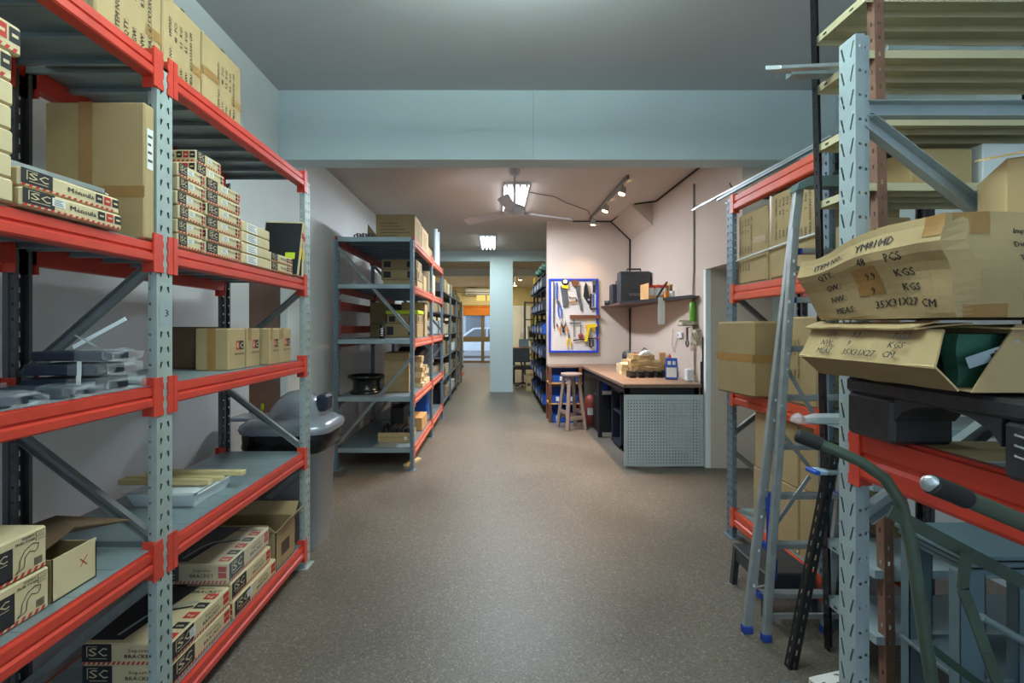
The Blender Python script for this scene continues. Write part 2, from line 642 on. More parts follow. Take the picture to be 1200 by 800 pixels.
# glass shop door
d = MB()
for x0, x1 in ((-1.36, -1.28), (-0.54, -0.42), (0.50, 0.62)):
    d.box((x0, YE + 0.03, 0), (x1, YE + 0.10, 2.25), 'frame_brown')
for z0, z1 in ((0, 0.08), (0.82, 1.02), (2.17, 2.25)):
    d.box((-1.36, YE + 0.035, z0), (0.62, YE + 0.095, z1), 'frame_brown')
dd = struct('door_2', d)
for x0, x1 in ((-1.28, -0.54), (-0.42, 0.50)):
    for z0, z1 in ((0.08, 0.82), (1.02, 2.17)):
        MB().box((x0, YE + 0.06, z0), (x1, YE + 0.066, z1), 'glass').build('pane', dd, dd.location)
t = thing('roller_blind', 'rolled orange blind across the head of the glass shop door', 'blind', (-0.4, YE - 0.03, 1.84))
bl = MB().box((-1.30, YE - 0.035, 1.86), (0.55, YE - 0.02, 2.19), 'orange_blind')
bl.build('blind_cloth', t)
MB().tube([(-1.32, YE - 0.05, 2.2), (0.57, YE - 0.05, 2.2)], 0.03, 'orange_blind').build('roller', t)
MB().tube([(-1.30, YE - 0.03, 1.85), (0.55, YE - 0.03, 1.85)], 0.014, 'frame_brown').build('bottom_bar', t)
# street beyond the door
slab('street', (-9, 18.9, -0.12), (9, 30, -0.02), 'asphalt')
f = MB().box((-9, 28, -0.1), (9, 28.3, 7), 'facade')
for k in range(8):
    f.box((-8 + 2.1 * k, 27.95, 1.0), (-6.9 + 2.1 * k, 28.0, 2.6), 'car_glass')
struct('wall_street', f)

# chamfered haunch along the nook's corner
ha = MB().prism([(1.79, 6.35, ZR), (RW, 6.35, ZR), (RW, 6.35, 2.745)], (0, YN - 6.35, 0), 'wall_pink')
struct('trim_1', ha)
struct('trim_2', MB().box((RW - 0.012, DJ - 0.006, 0), (RW + 0.04, DJ + 0.05, DZ), 'wall_white', 0.004))


# ================================================================ RACKS
def upright(name, parent, x, yc, sx, H, m, web=0.075, slot='tear', fine=True, base=True):
    b = MB()
    y0, y1 = yc - web / 2, yc + web / 2
    if slot == 'tear':
        p = 0.05
        h1 = [(0.015, 0.016), (0.020, 0.014), (0.028, 0.033), (0.017, 0.036)]
        h2 = [(web - 0.020, 0.014), (web - 0.015, 0.016), (web - 0.017, 0.036), (web - 0.028, 0.033)]
        c = web / 2
        cols = [(0, c, h1), (c, web, h2)]
    elif slot == 'vee':
        p = 0.07
        c = web / 2
        h1 = [(0.018, 0.012), (0.024, 0.011), (0.012, 0.054), (0.006, 0.055)]
        h2 = [(web - 0.024, 0.013), (web - 0.018, 0.012), (web - 0.006, 0.054), (web - 0.012, 0.055)]
        cols = [(0, c, h1), (c, web, h2)]
    else:
        p, cols = 0.1, [(0, web, None)]
    n = int(H / p)
    H = n * p
    b.strip((x, y0, 0), (0, 1, 0), (0, 0, 1), cols, p, n, m)
    d1, d2, j = (0.026, 0.021, 0.010) if slot == 'vee' else (0.018, 0.016, 0.008)
    for y, s in ((y0, 1), (y1, -1)):
        hole = lambda a, r=0.004: [(a - r, p * 0.5 - r), (a + r, p * 0.5 - r), (a + r, p * 0.5 + r), (a - r, p * 0.5 + r)]
        b.strip((x, y, 0), (-sx, 0, 0), (0, 0, 1), [(0, d1, hole(d1 * 0.5) if fine and slot == 'vee' else None)], p, n, m)
        b.strip((x - sx * d1, y, 0), (0, s, 0), (0, 0, 1), [(0, j, None)], p, n, m)
        b.strip((x - sx * d1, y + s * j, 0), (-sx, 0, 0), (0, 0, 1), [(0, d2, hole(d2 * 0.5) if fine else None)], p, n, m)
        b.strip((x - sx * (d1 + d2), y + s * j, 0), (0, s, 0), (0, 0, 1), [(0, 0.012, None)], p, n, m)
    o = b.build(name, parent)
    if base:
        q = MB().box((min(x + sx * 0.02, x - sx * 0.075), yc - 0.055, 0.0), (max(x + sx * 0.02, x - sx * 0.075), yc + 0.055, 0.006), m, 0.002)
        q.build('base_plate', o)
    return o


def beam(parent, x, sx, y0, y1, z, h, m, con=0.125, web=0.075, conn=True, bolts=False):
    """step-profile shelf beam, its front face towards sx"""
    prof = [(-0.040, -0.5), (0.0, -0.5), (0.004, -0.42), (0.004, -0.10), (-0.006, -0.02), (-0.006, 0.06), (-0.001, 0.12), (-0.001, 0.5), (-0.018, 0.5), (-0.018, 0.56), (-0.040, 0.56)]
    b = MB()
    b.prism([(x + sx * a, y0, z + q * h) for a, q in prof], (0, y1 - y0, 0), m)
    o = b.build('beam', parent)
    if conn:
        for y, s in ((y0, -1), (y1, 1)):
            c = MB()
            ya, yb = sorted((y, y + s * web * 0.38))
            n = 6
            zz = [z - con / 2 + con * k / n for k in range(n + 1)]
            edge = y + s * web * 0.38
            for k in range(n):       # toothed plate on the face of the upright
                e = edge if k % 2 == 0 else edge - s * 0.004
                c.box((min(x, x + sx * 0.004), min(y, e), zz[k]), (max(x, x + sx * 0.004), max(y, e), zz[k + 1]), m)
            c.box((x - sx * 0.045 if sx > 0 else x, min(y, y - s * 0.004), z - con / 2), (x if sx > 0 else x + 0.045, max(y, y - s * 0.004), z + con / 2), m)
            c.box((min(x, x + sx * 0.006), min(y, y - s * 0.02), z - con / 2), (max(x, x + sx * 0.006), max(y, y - s * 0.02), z + con / 2), m)
            co = c.build('connector', o)
            if bolts and s < 0:
                MB().lathe((x + sx * 0.004, y - 0.012, z - con * 0.42), [(0.007, 0), (0.007, 0.008), (0.004, 0.010)], 'steel', 8, (sx, 0, 0), False).build('bolt', co if False else o)
    return o


def deck(parent, x0, x1, y0, y1, z, m, pw=0.155, fold=0.022):
    """row of folded sheet-steel deck panels laid across the beams, top at z"""
    b = MB()
    n = max(1, round((y1 - y0) / pw))
    s = (y1 - y0) / n
    for k in range(n):
        a, c = y0 + k * s + 0.001, y0 + (k + 1) * s - 0.001
        b.box((x0, a, z - 0.002), (x1, c, z), m)
        b.box((x0, a, z - fold), (x1, a + 0.002, z - 0.002), m)
        b.box((x0, c - 0.002, z - fold), (x1, c, z - 0.002), m)
        b.box((x0, a + 0.002, z - fold), (x1, a + 0.014, z - fold + 0.002), m)
        b.box((x0, c - 0.014, z - fold), (x1, c - 0.002, z - fold + 0.002), m)
    return b.build('shelf_deck', parent)


def braces(parent, xf, xr, y, segs, m='brace', w=0.032, d=0.022, up=(0, -1, 0)):
    pos = {'f': xf, 'r': xr}
    for (a, za), (c, zc) in segs:
        MB().channel((pos[a], y, za), (pos[c], y, zc), w, d, m, up).build('brace', parent)


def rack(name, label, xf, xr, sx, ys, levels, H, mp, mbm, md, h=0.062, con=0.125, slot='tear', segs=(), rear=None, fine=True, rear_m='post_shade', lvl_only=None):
    t = thing(name, label, 'rack', ((xf + xr) / 2, sum(ys) / len(ys), 0))
    for y in ys:
        upright('upright', t, xf, y, sx, H, mp, slot=slot, fine=fine)
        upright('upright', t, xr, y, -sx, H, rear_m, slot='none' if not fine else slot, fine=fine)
        braces(t, xf - sx * 0.03, xr + sx * 0.03, y, segs)
    for ya, yb in zip(ys, ys[1:]):
        for z in levels:
            beam(t, xf, sx, ya + 0.0375, yb - 0.0375, z, h, mbm, con)
            beam(t, xr, -sx, ya + 0.0375, yb - 0.0375, z, h, rear or mbm, con)
            deck(t, min(xf - sx * 0.020, xr + sx * 0.020), max(xf - sx * 0.020, xr + sx * 0.020), ya + 0.02, yb - 0.02, z + h * 0.56 + 0.003, md)
    return t


LX, LR = -1.098, -1.60
LYS = [0.38, 1.589, 2.80]
LZ = [0.105, 0.64, 1.1725, 1.64, 2.24]
DK = 0.062 * 0.56 + 0.003 + 0.0005         # beam centre to deck top
zig = [(('f', 1.61), ('r', 1.224)), (('r', 1.04), ('f', 0.70)), (('f', 0.56), ('r', 0.20))]
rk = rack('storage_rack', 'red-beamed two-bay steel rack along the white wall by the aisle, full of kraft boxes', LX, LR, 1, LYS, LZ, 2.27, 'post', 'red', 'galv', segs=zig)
# the number tag on the shared upright
nt_ = MB()
fr = Fr((LX, 1.589 - 0.0375, 1.405), (0, 1, 0), (0, 0, 1))
nt_.rect(fr, 0.012, 0.0, 0.073, 0.083, 'post_pale', 0.001)
nt_.text(fr, 0.034, 0.030, '3', 0.024, 'ink', 0.020)
tg = nt_.build('number_tag', rk)
tg['label'] = 'pale sticker with the number 3'

RX, RR = 1.571, 2.07
RYS = [2.285, 3.20]
RZ = [0.14, 0.94, 1.62, 2.215]
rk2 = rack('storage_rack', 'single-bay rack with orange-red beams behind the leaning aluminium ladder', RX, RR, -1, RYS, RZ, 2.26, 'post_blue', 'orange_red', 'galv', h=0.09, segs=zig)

MX, MR = -0.795, -1.57
MYS = [4.69, 6.08, 7.30]
MZ = [0.17, 0.67, 1.235, 1.775, 2.235]
zig2 = [(('r', 2.18), ('f', 1.36)), (('f', 1.09), ('r', 0.25))]
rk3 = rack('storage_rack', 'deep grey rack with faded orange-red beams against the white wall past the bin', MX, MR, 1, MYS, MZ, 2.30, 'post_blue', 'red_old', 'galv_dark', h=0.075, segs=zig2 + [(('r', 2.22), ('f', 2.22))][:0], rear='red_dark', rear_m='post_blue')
# folded end edges of its shelves
for z in MZ:
    MB().box((MR + 0.03, MYS[0] - 0.02, z + 0.0), (MX - 0.03, MYS[0] - 0.012, z + 0.046), 'galv', 0.003).build('shelf_edge', rk3)
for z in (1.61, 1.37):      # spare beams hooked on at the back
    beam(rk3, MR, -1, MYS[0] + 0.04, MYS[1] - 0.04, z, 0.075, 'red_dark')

# heavy rack on the near right: only its far frame and one bay towards the camera show
NX, NR = 1.032, 1.86
t = thing('pallet_rack', 'tall pale grey upright with slanted slots and a wide red beam, crushed cartons on it', 'rack', (1.45, 0.8, 0))
upright('upright', t, NX, 1.40, -1, 2.255, 'post_pale', web=0.066, slot='vee')
upright('upright', t, NR, 1.40, 1, 2.255, 'post_pale', web=0.066, slot='vee')
upright('upright', t, NX, 0.16, -1, 2.255, 'post_pale', web=0.066, slot='vee')
upright('upright', t, NR, 0.16, 1, 2.255, 'post_pale', web=0.066, slot='vee')
braces(t, NX + 0.04, NR - 0.04, 1.40, [(('f', 2.03), ('r', 2.03)), (('f', 2.00), ('r', 1.42)), (('r', 1.40), ('f', 0.85)), (('f', 0.30), ('r', 0.30))], 'post_pale', 0.045, 0.028)
for x, s in ((NX, -1), (NR, 1)):
    beam(t, x, s, 0.16 + 0.033, 1.40 - 0.033, 1.035, 0.125, 'red', 0.175, 0.066)
for y in (0.45, 0.85, 1.15):
    MB().box((NX + 0.03, y, 1.075), (NR - 0.03, y + 0.09, 1.1045), 'wood_pale', 0.004).build('deck_board', t)
for z in (0.35,):
    pass

# ================================================================ BOXES
def ship(lines, h, m='ink_soft', lead=1.75, gap=0.0):
    def fn(mb, fr, u, v):
        for k, t in enumerate(lines):
            if t:
                mb.text(fr, u, v - k * h * lead, t, h, m)
    return fn


def carton(lo, hi, label, group=None, m='carton', yaw=0.0, tape=(), stick=(), prints=(), name='carton', cat='box', bev=0.005, loc_extra=None):
    lo, hi = V(lo), V(hi)
    t = thing(name, label, cat, ((lo.x + hi.x) / 2, (lo.y + hi.y) / 2, lo.z), group, yaw)
    b = MB().box(lo, hi, m, bev)
    for f, fn in prints:
        fr, w, h = face(lo, hi, f)
        fn(b, fr, w, h)
    b.build('box_body', t)
    if tape:
        for f, a, c, d, e in tape:
            fr, w, h = face(lo, hi, f)
            MB().rect(fr, a * w, c * h, d * w, e * h, 'tape', 0.0012).build('tape', t)
    for f, a, c, d, e in stick:
        fr, w, h = face(lo, hi, f)
        q = MB().rect(fr, a * w, c * h, d * w, e * h, 'paper', 0.0014)
        for k in range(4):
            v = c + (e - c) * (0.18 + 0.2 * k)
            q.rect(fr, (a + (d - a) * 0.12) * w, v * h, (a + (d - a) * (0.85 - 0.1 * (k % 3))) * w, (v + (e - c) * 0.06) * h, 'ink_soft', 0.002)
        q.build('paper_label', t)
    return t


def stripe(mb, fr, w, h, frac=0.15, pitch=0.017):
    n = int((w - 0.008) / pitch)
    sl = h * frac
    for k in range(n):
        a = 0.004 + k * pitch
        mb.add([fr.p(a, 0.003, 0.0008), fr.p(a + pitch * 0.5, 0.003, 0.0008), fr.p(a + pitch * 0.5 + sl * 0.6, 0.003 + sl, 0.0008), fr.p(a + sl * 0.6, 0.003 + sl, 0.0008)], [(0, 1, 2, 3)], 'ink_red')


def logo(mb, fr, u, v, w, h, fg='kraft', bg='ink'):
    """dark block with the two open letters and the small line under them"""
    if bg:
        mb.rect(fr, u, v, u + w, v + h, bg, 0.0008)
    mb.text(fr, u + w * 0.20, v + h * 0.34, 'S', h * 0.48, fg, w * 0.30, 0.0016)
    mb.text(fr, u + w * 0.52, v + h * 0.34, 'C', h * 0.48, fg, w * 0.32, 0.0016)
    mb.rect(fr, u + w * 0.16, v + h * 0.28, u + w * 0.19, v + h * 0.88, fg, 0.0016)
    mb.rect(fr, u + w * 0.16, v + h * 0.86, u + w * 0.52, v + h * 0.89, fg, 0.0016)
    mb.rect(fr, u + w * 0.24, v + h * 0.18, u + w * 0.84, v + h * 0.22, fg, 0.0016)


def art_mensula(mb, fr, w, h, word='Ménsula'):
    stripe(mb, fr, w, h)
    logo(mb, fr, 0.004, h * 0.2, w * 0.27, h * 0.78)
    mb.text(fr, w * 0.42, h * 0.45, word, h * 0.28, 'ink', w * 0.27)
    for k, m in enumerate(('ink', 'ink_red', 'ink')):
        u = w * (0.715 + 0.095 * k)
        mb.rect(fr, u, h * 0.36, u + w * 0.078, h * 0.86, m)
        mb.rect(fr, u + w * 0.016, h * 0.55, u + w * 0.062, h * 0.66, 'kraft', 0.0016)


def art_right_end(mb, fr, w, h):
    """the far end of such a face: word, then the three marks in one column"""
    stripe(mb, fr, w, h)
    logo(mb, fr, 0.003, h * 0.2, w * 0.30, h * 0.78)
    mb.text(fr, w * 0.60, h * 0.62, 'Ménsula', h * 0.17, 'ink', w * 0.22)
    mb.rect(fr, w * 0.84, h * 0.56, w * 0.90, h * 0.80, 'ink')
    mb.rect(fr, w * 0.92, h * 0.56, w * 0.98, h * 0.80, 'ink_red')
    mb.rect(fr, w * 0.84, h * 0.24, w * 0.90, h * 0.48, 'ink')
    mb.rect(fr, w * 0.92, h * 0.24, w * 0.98, h * 0.48, 'ink_red')


def art_bracket(mb, fr, w, h):
    stripe(mb, fr, w, h)
    logo(mb, fr, 0.003, h * 0.16, w * 0.33, h * 0.82)
    mb.text(fr, w * 0.52, h * 0.62, 'Soporte', h * 0.15, 'ink', w * 0.24)
    mb.text(fr, w * 0.48, h * 0.34, 'BRACKET', h * 0.18, 'ink', w * 0.32)
    mb.rect(fr, w * 0.86, h * 0.30, w * 0.97, h * 0.56, 'ink_red')
    mb.rect(fr, w * 0.86, h * 0.60, w * 0.97, h * 0.86, 'ink_red')


def art_top(mb, fr, w, h):
    """lid print: dark half with the bracket drawn on it, words, a row of marks along the aisle edge"""
    mb.add([fr.p(0.004, 0.02, 0.0008), fr.p(w * 0.42, 0.02, 0.0008), fr.p(w * 0.60, h - 0.004, 0.0008), fr.p(0.004, h - 0.004, 0.0008)], [(0, 1, 2, 3)], 'ink')
    for k, m in enumerate(('post', 'ink')):
        p = [(0.30 + 0.1 * k, 0.12), (0.36 + 0.1 * k, 0.42), (0.42 + 0.1 * k, 0.52), (0.80, 0.60 + 0.09 * (1 - k))]
        for (a, c), (d, e) in zip(p, p[1:]):
            dx, dy = (d - a) * w, (e - c) * h
            L = math.hypot(dx, dy)
            nx, ny = -dy / L * 0.006, dx / L * 0.006
            mb.add([fr.p(a * w + nx, c * h + ny, 0.0016), fr.p(a * w - nx, c * h - ny, 0.0016), fr.p(d * w - nx, e * h - ny, 0.0016), fr.p(d * w + nx, e * h + ny, 0.0016)], [(0, 1, 2, 3)], m)
    mb.text(fr, w * 0.60, h * 0.93, 'Soporte', 0.016, 'ink')
    mb.text(fr, w * 0.58, h * 0.85, 'BRACKET', 0.020, 'ink')
    for k in range(5):
        v = h * (0.05 + 0.17 * k)
        mb.rect(fr, w * 0.82, v, w * 0.97, v + h * 0.11, ('ink_red', 'ink')[k % 2])
        mb.text(fr, w * 0.845, v + h * 0.03, ('kg', 'cm')[k % 2], h * 0.045, 'kraft', w * 0.09)


def print_box(lo, hi, label, group, prints, stick=(), yaw=0.0, name='bracket_box', m='kraft'):
    return carton(lo, hi, label, group, m, yaw, (), stick, prints, name)


L1, L2, L3, L4, L5 = [z + DK for z in (LZ[0], LZ[1], LZ[2], LZ[3], LZ[4])]
VT = ['ITEM NO.:     YM7377', 'QTY:            48   PCS', 'GW:            9.3   KGS', 'NW:            8.5   KGS', 'MEAS: 47.5X33X40 CM']


def vertical_ship(mb, fr, w, h, h0=0.018, lines=VT, a=0.32, c=0.08, step=1.9):
    for k, t in enumerate(lines):
        mb.text(fr.turned(w * a + k * h0 * step, h * c), 0, 0, t, h0, 'ink_soft', None)


# top deck: three cartons, tops beyond the frame
G = 'cartons on top of the red rack by the wall'
carton((-1.52, 1.37, L5), (-1.146, 1.643, L5 + 0.30), 'tape-sealed carton on the top deck straight above the numbered upright', G, tape=[('+x', 0.72, 0.28, 1.0, 0.40), ('-y', 0.42, 0, 0.55, 1), ('+z', 0, 0.45, 1, 0.55)], prints=[('+x', vertical_ship)])
carton((-1.52, 1.650, L5), (-1.146, 1.865, L5 + 0.285), 'printed carton on the top deck, the middle one of three', G, tape=[('+x', 0.72, 0.30, 1.0, 0.42), ('+z', 0, 0.45, 1, 0.55)], prints=[('+x', lambda mb, fr, w, h: vertical_ship(mb, fr, w, h, 0.015, a=0.2))])
carton((-1.50, 1.875, L5), (-1.146, 2.155, L5 + 0.285), 'printed carton on the top deck at the beam end of the row of three', G, tape=[('+x', 0.0, 0.42, 0.40, 0.54), ('+x', 0.72, 0.30, 1.0, 0.42), ('+z', 0, 0.45, 1, 0.55)], prints=[('+x', lambda mb, fr, w, h: vertical_ship(mb, fr, w, h, 0.015, a=0.40))])

# second deck, near bay
G = 'pale boxes stacked at the edge of the picture'
z = L4
for k in range(7):
    h = 0.0535 if k < 5 else 0.066
    y1 = 1.080 if k != 6 else 1.098
    pr = [('+x', lambda mb, fr, w, h: art_mensula(mb, fr, w, h))] if k >= 5 else []
    print_box((-1.36, 0.78 + 0.006 * (k % 2), z), (-1.086, y1 - 0.003 * (k % 2), z + h), ('printed box' if k >= 5 else 'plain pale box') + ', ' + (ORD[k] if k < 6 else 'topmost') + ' of the pile left of the twin logo boxes', G, pr, yaw=0.0, name='pale_box')
    z += h + 0.0008
G = 'flat printed boxes with silver strips on top'
for k in range(2):
    print_box((-1.34, 1.094, L4 + 0.0465 * k), (-1.086 - 0.004 * k, 1.392 - 0.004 * k, L4 + 0.0455 + 0.0465 * k), ('lower' if k == 0 else 'upper') + ' of two long printed boxes lying before the big plain carton', G, [('+x', art_mensula)], stick=[('+x', 0.26, 0.42, 0.38, 0.86)] if k == 0 else ())
z = L4 + 0.0935
b = MB()
p0, p1 = V((-1.155, 1.02, z + 0.006)), V((-1.115, 1.345, z + 0.004))
b.channel(p0 + V((0, 0, 0.0)), p1, 0.036, 0.012, 'steel', (0, 0, 1))
b.prism([p1 + V((-0.018, 0, 0)), p1 + V((0.018, 0, 0)), p1 + V((0.010, 0.022, 0)), p1 + V((-0.010, 0.022, 0))], (0, 0, 0.003), 'steel')
tag(b.build('steel_bracket'), 'bright galvanised shelf strip lying on the two long printed boxes', 'bracket')
carton((-1.414, 1.500, L4), (-1.100, 1.545, L4 + 0.428), 'big plain carton with vertical tape, standing behind the numbered upright', None, 'carton', tape=[('-y', 0.34, 0.38, 0.48, 1), ('-y', 0, 0.30, 1, 0.385)], stick=[('+x', 0.2, 0.52, 0.8, 0.82)])

# second deck, far bay: stacks with printed ends
G = 'printed bracket boxes in the stack next to the numbered upright'
for k in range(6):
    dx = random.uniform(-0.004, 0.004)
    print_box((-1.40, 1.662 + dx, L4 + 0.0495 * k), (-1.100 + dx, 1.812 + dx, L4 + 0.0487 + 0.0495 * k), 'logo box, %s, in the six-high stack beside the numbered upright' % ORD[k], G, [('+x', art_right_end)], stick=[('+x', 0.34, 0.42, 0.56, 0.80)])
G = 'printed bracket boxes in the taller stack'
for k in range(8):
    dx = random.uniform(-0.004, 0.004)
    a, c = (1.822, 2.070)
    x0, x1 = -1.34, -1.098
    if k >= 6:
        a, c, x1 = 1.80 + 0.01 * (k - 6), 1.99 - 0.015 * (k - 6), -1.125 - 0.01 * (k - 6)
        x0 = -1.40
    print_box((x0 + dx, a + dx, L4 + 0.0495 * k), (x1 + dx, c + dx, L4 + 0.0487 + 0.0495 * k), 'logo box, %s, in the tallest, eight-high stack on the rack' % ORD[k] if k < 7 else 'topmost logo box of the tallest, eight-high stack on the rack', G, [('+x', art_right_end), ('-y', art_mensula)], stick=[('+x', 0.42, 0.42, 0.60, 0.80)])
G = 'plain kraft boxes with white labels'
for k in range(4):
    print_box((-1.36, 2.085, L4 + 0.047 * k), (-1.10, 2.335, L4 + 0.0463 + 0.047 * k), 'plain kraft box with white label, %s in the short four-high stack' % ORD[k], G, [], stick=[('+x', 0.12, 0.12, 0.50, 0.92)], name='kraft_box')
G = 'low pair of printed boxes before the black folders'
for k in range(2):
    print_box((-1.34, 2.345, L4 + 0.046 * k), (-1.10, 2.60, L4 + 0.0453 + 0.046 * k), ('lower' if k == 0 else 'upper') + ' box of the low pair at the end, in front of the black flat packs', G, [('+x', art_mensula)])
# black flat packs leaning at the end
for k, (y, lean, w, lab) in enumerate(((2.622, 0.07, 0.20, 'black flat pack with lime mark, leaning before its twin on the rack'), (2.69, 0.02, 0.155, 'black flat pack standing against the far upright, behind its twin'))):
    t = thing('flat_pack', lab, 'box', (-1.20, y, L4), 'black flat packs')
    o = V((-1.285 if k == 0 else -1.24, y - 0.02, L4 + 0.007))
    ux, uz = V((1, 0.12, 0)).normalized(), V((lean, 0.10 - 0.05 * k, 1)).normalized()
    nn = ux.cross(uz).normalized()
    H = 0.30 if k == 0 else 0.285
    b = MB()
    b.obox(o + ux * w / 2 + uz * H / 2 - nn * 0.017, ux * w / 2, uz * H / 2, nn * 0.016, 'kraft', 0.002)
    f = Fr(o - nn * 0.001, ux, uz)
    b.rect(f, 0.005, 0.004, w - 0.003, H - 0.008, 'black', 0.0008)
    b.add([f.p(0.008, H * 0.30, 0.0016), f.p(0.05, H * 0.30, 0.0016), f.p(0.022, H * 0.72, 0.0016)], [(0, 1, 2)], 'ink_soft')
    b.rect(f, w * 0.62, H * 0.30, w * 0.88, H * 0.42, 'lime', 0.0016)
    b.build('box_body', t)
    e = MB()
    e.obox(o + ux * (w + 0.001) + uz * H * 0.42 - nn * 0.017, ux * 0.0006, uz * H * 0.10, nn * 0.016, 'yellow')
    e.obox(o + ux * (w + 0.001) + uz * H * 0.75 - nn * 0.017, ux * 0.0006, uz * H * 0.05, nn * 0.016, 'ink_red')
    e.build('edge_sticker', t)

# third deck, near bay: bagged dark bars
G = 'dark steel bars packed in clear film'


def bagged(lo, hi, label, yaw, n=1, tab=True):
    lo, hi = V(lo), V(hi)
    c = V(((lo.x + hi.x) / 2, (lo.y + hi.y) / 2, lo.z))
    t = thing('bagged_bar', label, 'steel bar', c, G, yaw)
    b = MB()
    for k in range(n):
        a = lo.y + (hi.y - lo.y) * k / n
        e = lo.y + (hi.y - lo.y) * (k + 1) / n - 0.004
        b.box((lo.x + 0.012 * (k % 2), a, lo.z + 0.003), (hi.x - 0.01 * (k % 3), e, hi.z - 0.004), 'navy', 0.004)
    b.build('bar', t)
    f = MB()
    N, M_ = 14, 10
    q, fs = [], []
    rnd = random.Random(hash(label) % 999 if False else len(label))
    for i in range(N + 1):
        for j in range(M_):
            ang = 2 * PI * j / M_
            x = lo.x + (hi.x - lo.x) * 0.62 + ((hi.x - lo.x) * 0.38 + 0.045) * i / N
            sq = 1.0 if i < N - 3 else (0.75, 0.55, 0.8, 0.35)[i - N + 3]
            yy = math.cos(ang) * ((hi.y - lo.y) / 2 + 0.006) * (1.15 if i == N - 1 else 1) * (0.6 + 0.4 * sq)
            zz = math.sin(ang) * ((hi.z - lo.z) / 2 + 0.005) * sq
            if i > N - 5:
                yy += rnd.uniform(-0.006, 0.006)
                zz += rnd.uniform(-0.006, 0.006)
            ccy, ccz = (lo.y + hi.y) / 2, (lo.z + hi.z) / 2
            s = max(abs(math.cos(ang)), abs(math.sin(ang)))
            q.append((x, ccy + yy / s * 0.95, max(lo.z + 0.0008, ccz + zz / s * 0.95)))
    for i in range(N):
        for j in range(M_):
            fs.append((i * M_ + j, i * M_ + (j + 1) % M_, (i + 1) * M_ + (j + 1) % M_, (i + 1) * M_ + j))
    f.add(q, fs, 'film', False)
    f.build('clear_bag', t)
    if tab:
        MB().box((lo.x + (hi.x - lo.x) * 0.78, lo.y - 0.010, lo.z + 0.002), (lo.x + (hi.x - lo.x) * 0.84, lo.y - 0.009, hi.z + 0.006), 'paper').build('paper_band', t)
    return t


z = L3
bagged((-1.32, 1.25, z), (-1.135, 1.335, z + 0.032), 'film-wrapped navy bar at the foot of the dark pile, nearest the beam', 0.03, 1, False)
bagged((-1.355, 1.36, z), (-1.135, 1.50, z + 0.045), 'film-wrapped bars at the base of the dark pile', 0.0, 2)
bagged((-1.345, 1.36, z + 0.0475), (-1.14, 1.49, z + 0.086), 'film-wrapped bars, second layer of the dark pile', 0.03, 2)
bagged((-1.335, 1.37, z + 0.0885), (-1.12, 1.47, z + 0.122), 'film-wrapped bars with loose film end, topmost of the dark pile', -0.03, 1, False)
bagged((-1.40, 1.09, z), (-1.135, 1.17, z + 0.034), 'film-wrapped navy bar by the beam at the left edge of the picture', 0.02, 1, False)
bagged((-1.55, 1.20, z), (-1.36, 1.29, z + 0.045), 'film-wrapped bar half out of the picture, behind the one by the beam', 0.0, 1, False)
b = MB().bar((-1.27, 1.44, z + 0.128), (-1.135, 1.47, z + 0.215), 0.012, 0.003, 'foam', (0, -1, 0))
b.v = [q + V((0, 0, 0)) for q in b.v]
tag(b.build('packing_strip'), 'thin white strip sticking up out of the dark bar pile', 'packing strip')
b = MB().bar((-1.23, 1.40, z + 0.165), (-1.17, 1.41, z + 0.129), 0.005, 0.003, 'steel')
tag(b.build('cable_tie'), 'thin grey tie lying crosswise on top of the dark bar pile', 'cable tie')

# third deck, far bay: cartons with the red and black mark
G = 'small cartons with a square mark on the third deck'


def art_mark(mb, fr, w, h):
    mb.rect(fr, w * 0.42, h * 0.48, w * 0.60, h * 0.70, 'ink_red')
    mb.rect(fr, w * 0.60, h * 0.48, w * 0.86, h * 0.70, 'ink')
    mb.text(fr, w * 0.44, h * 0.53, 'E', h * 0.12, 'kraft', w * 0.14)
    mb.text(fr, w * 0.62, h * 0.52, 'C', h * 0.13, 'kraft', w * 0.2)
    mb.text(fr, w * 0.34, h * 0.36, 'BAR SUPPORT', h * 0.05, 'ink', w * 0.58)


for k, (x1, y0, y1, dx, lab) in enumerate(((-1.148, 2.06, 2.20, 0.145, 'widest marked carton, nearest the numbered upright on the third deck'), (-1.146, 2.212, 2.33, 0.15, 'marked carton tight behind the widest one on the third deck'), (-1.118, 2.375, 2.478, 0.16, 'marked carton set forward with dark side showing, on the third deck'), (-1.118, 2.486, 2.62, 0.16, 'marked carton closest to the far upright on the third deck'))):
    carton((x1 - dx, y0, L3), (x1, y1, L3 + 0.183), lab, G, 'carton', tape=[('-y', 0.36, 0, 0.62, 1), ('+z', 0.36, 0, 0.62, 1)] if k == 0 else [('+x', 0.05, 0.70, 0.3, 1)], prints=[('+x', art_mark)], name='marked_carton')
carton((-1.50, 2.17, L3), (-1.37, 2.40, L3 + 0.19), 'dark brown carton at the back, behind the marked cartons', None, 'carton_brown', yaw=0.0)

# fourth deck
G = 'clamp boxes with a drawn strap on the fourth deck'


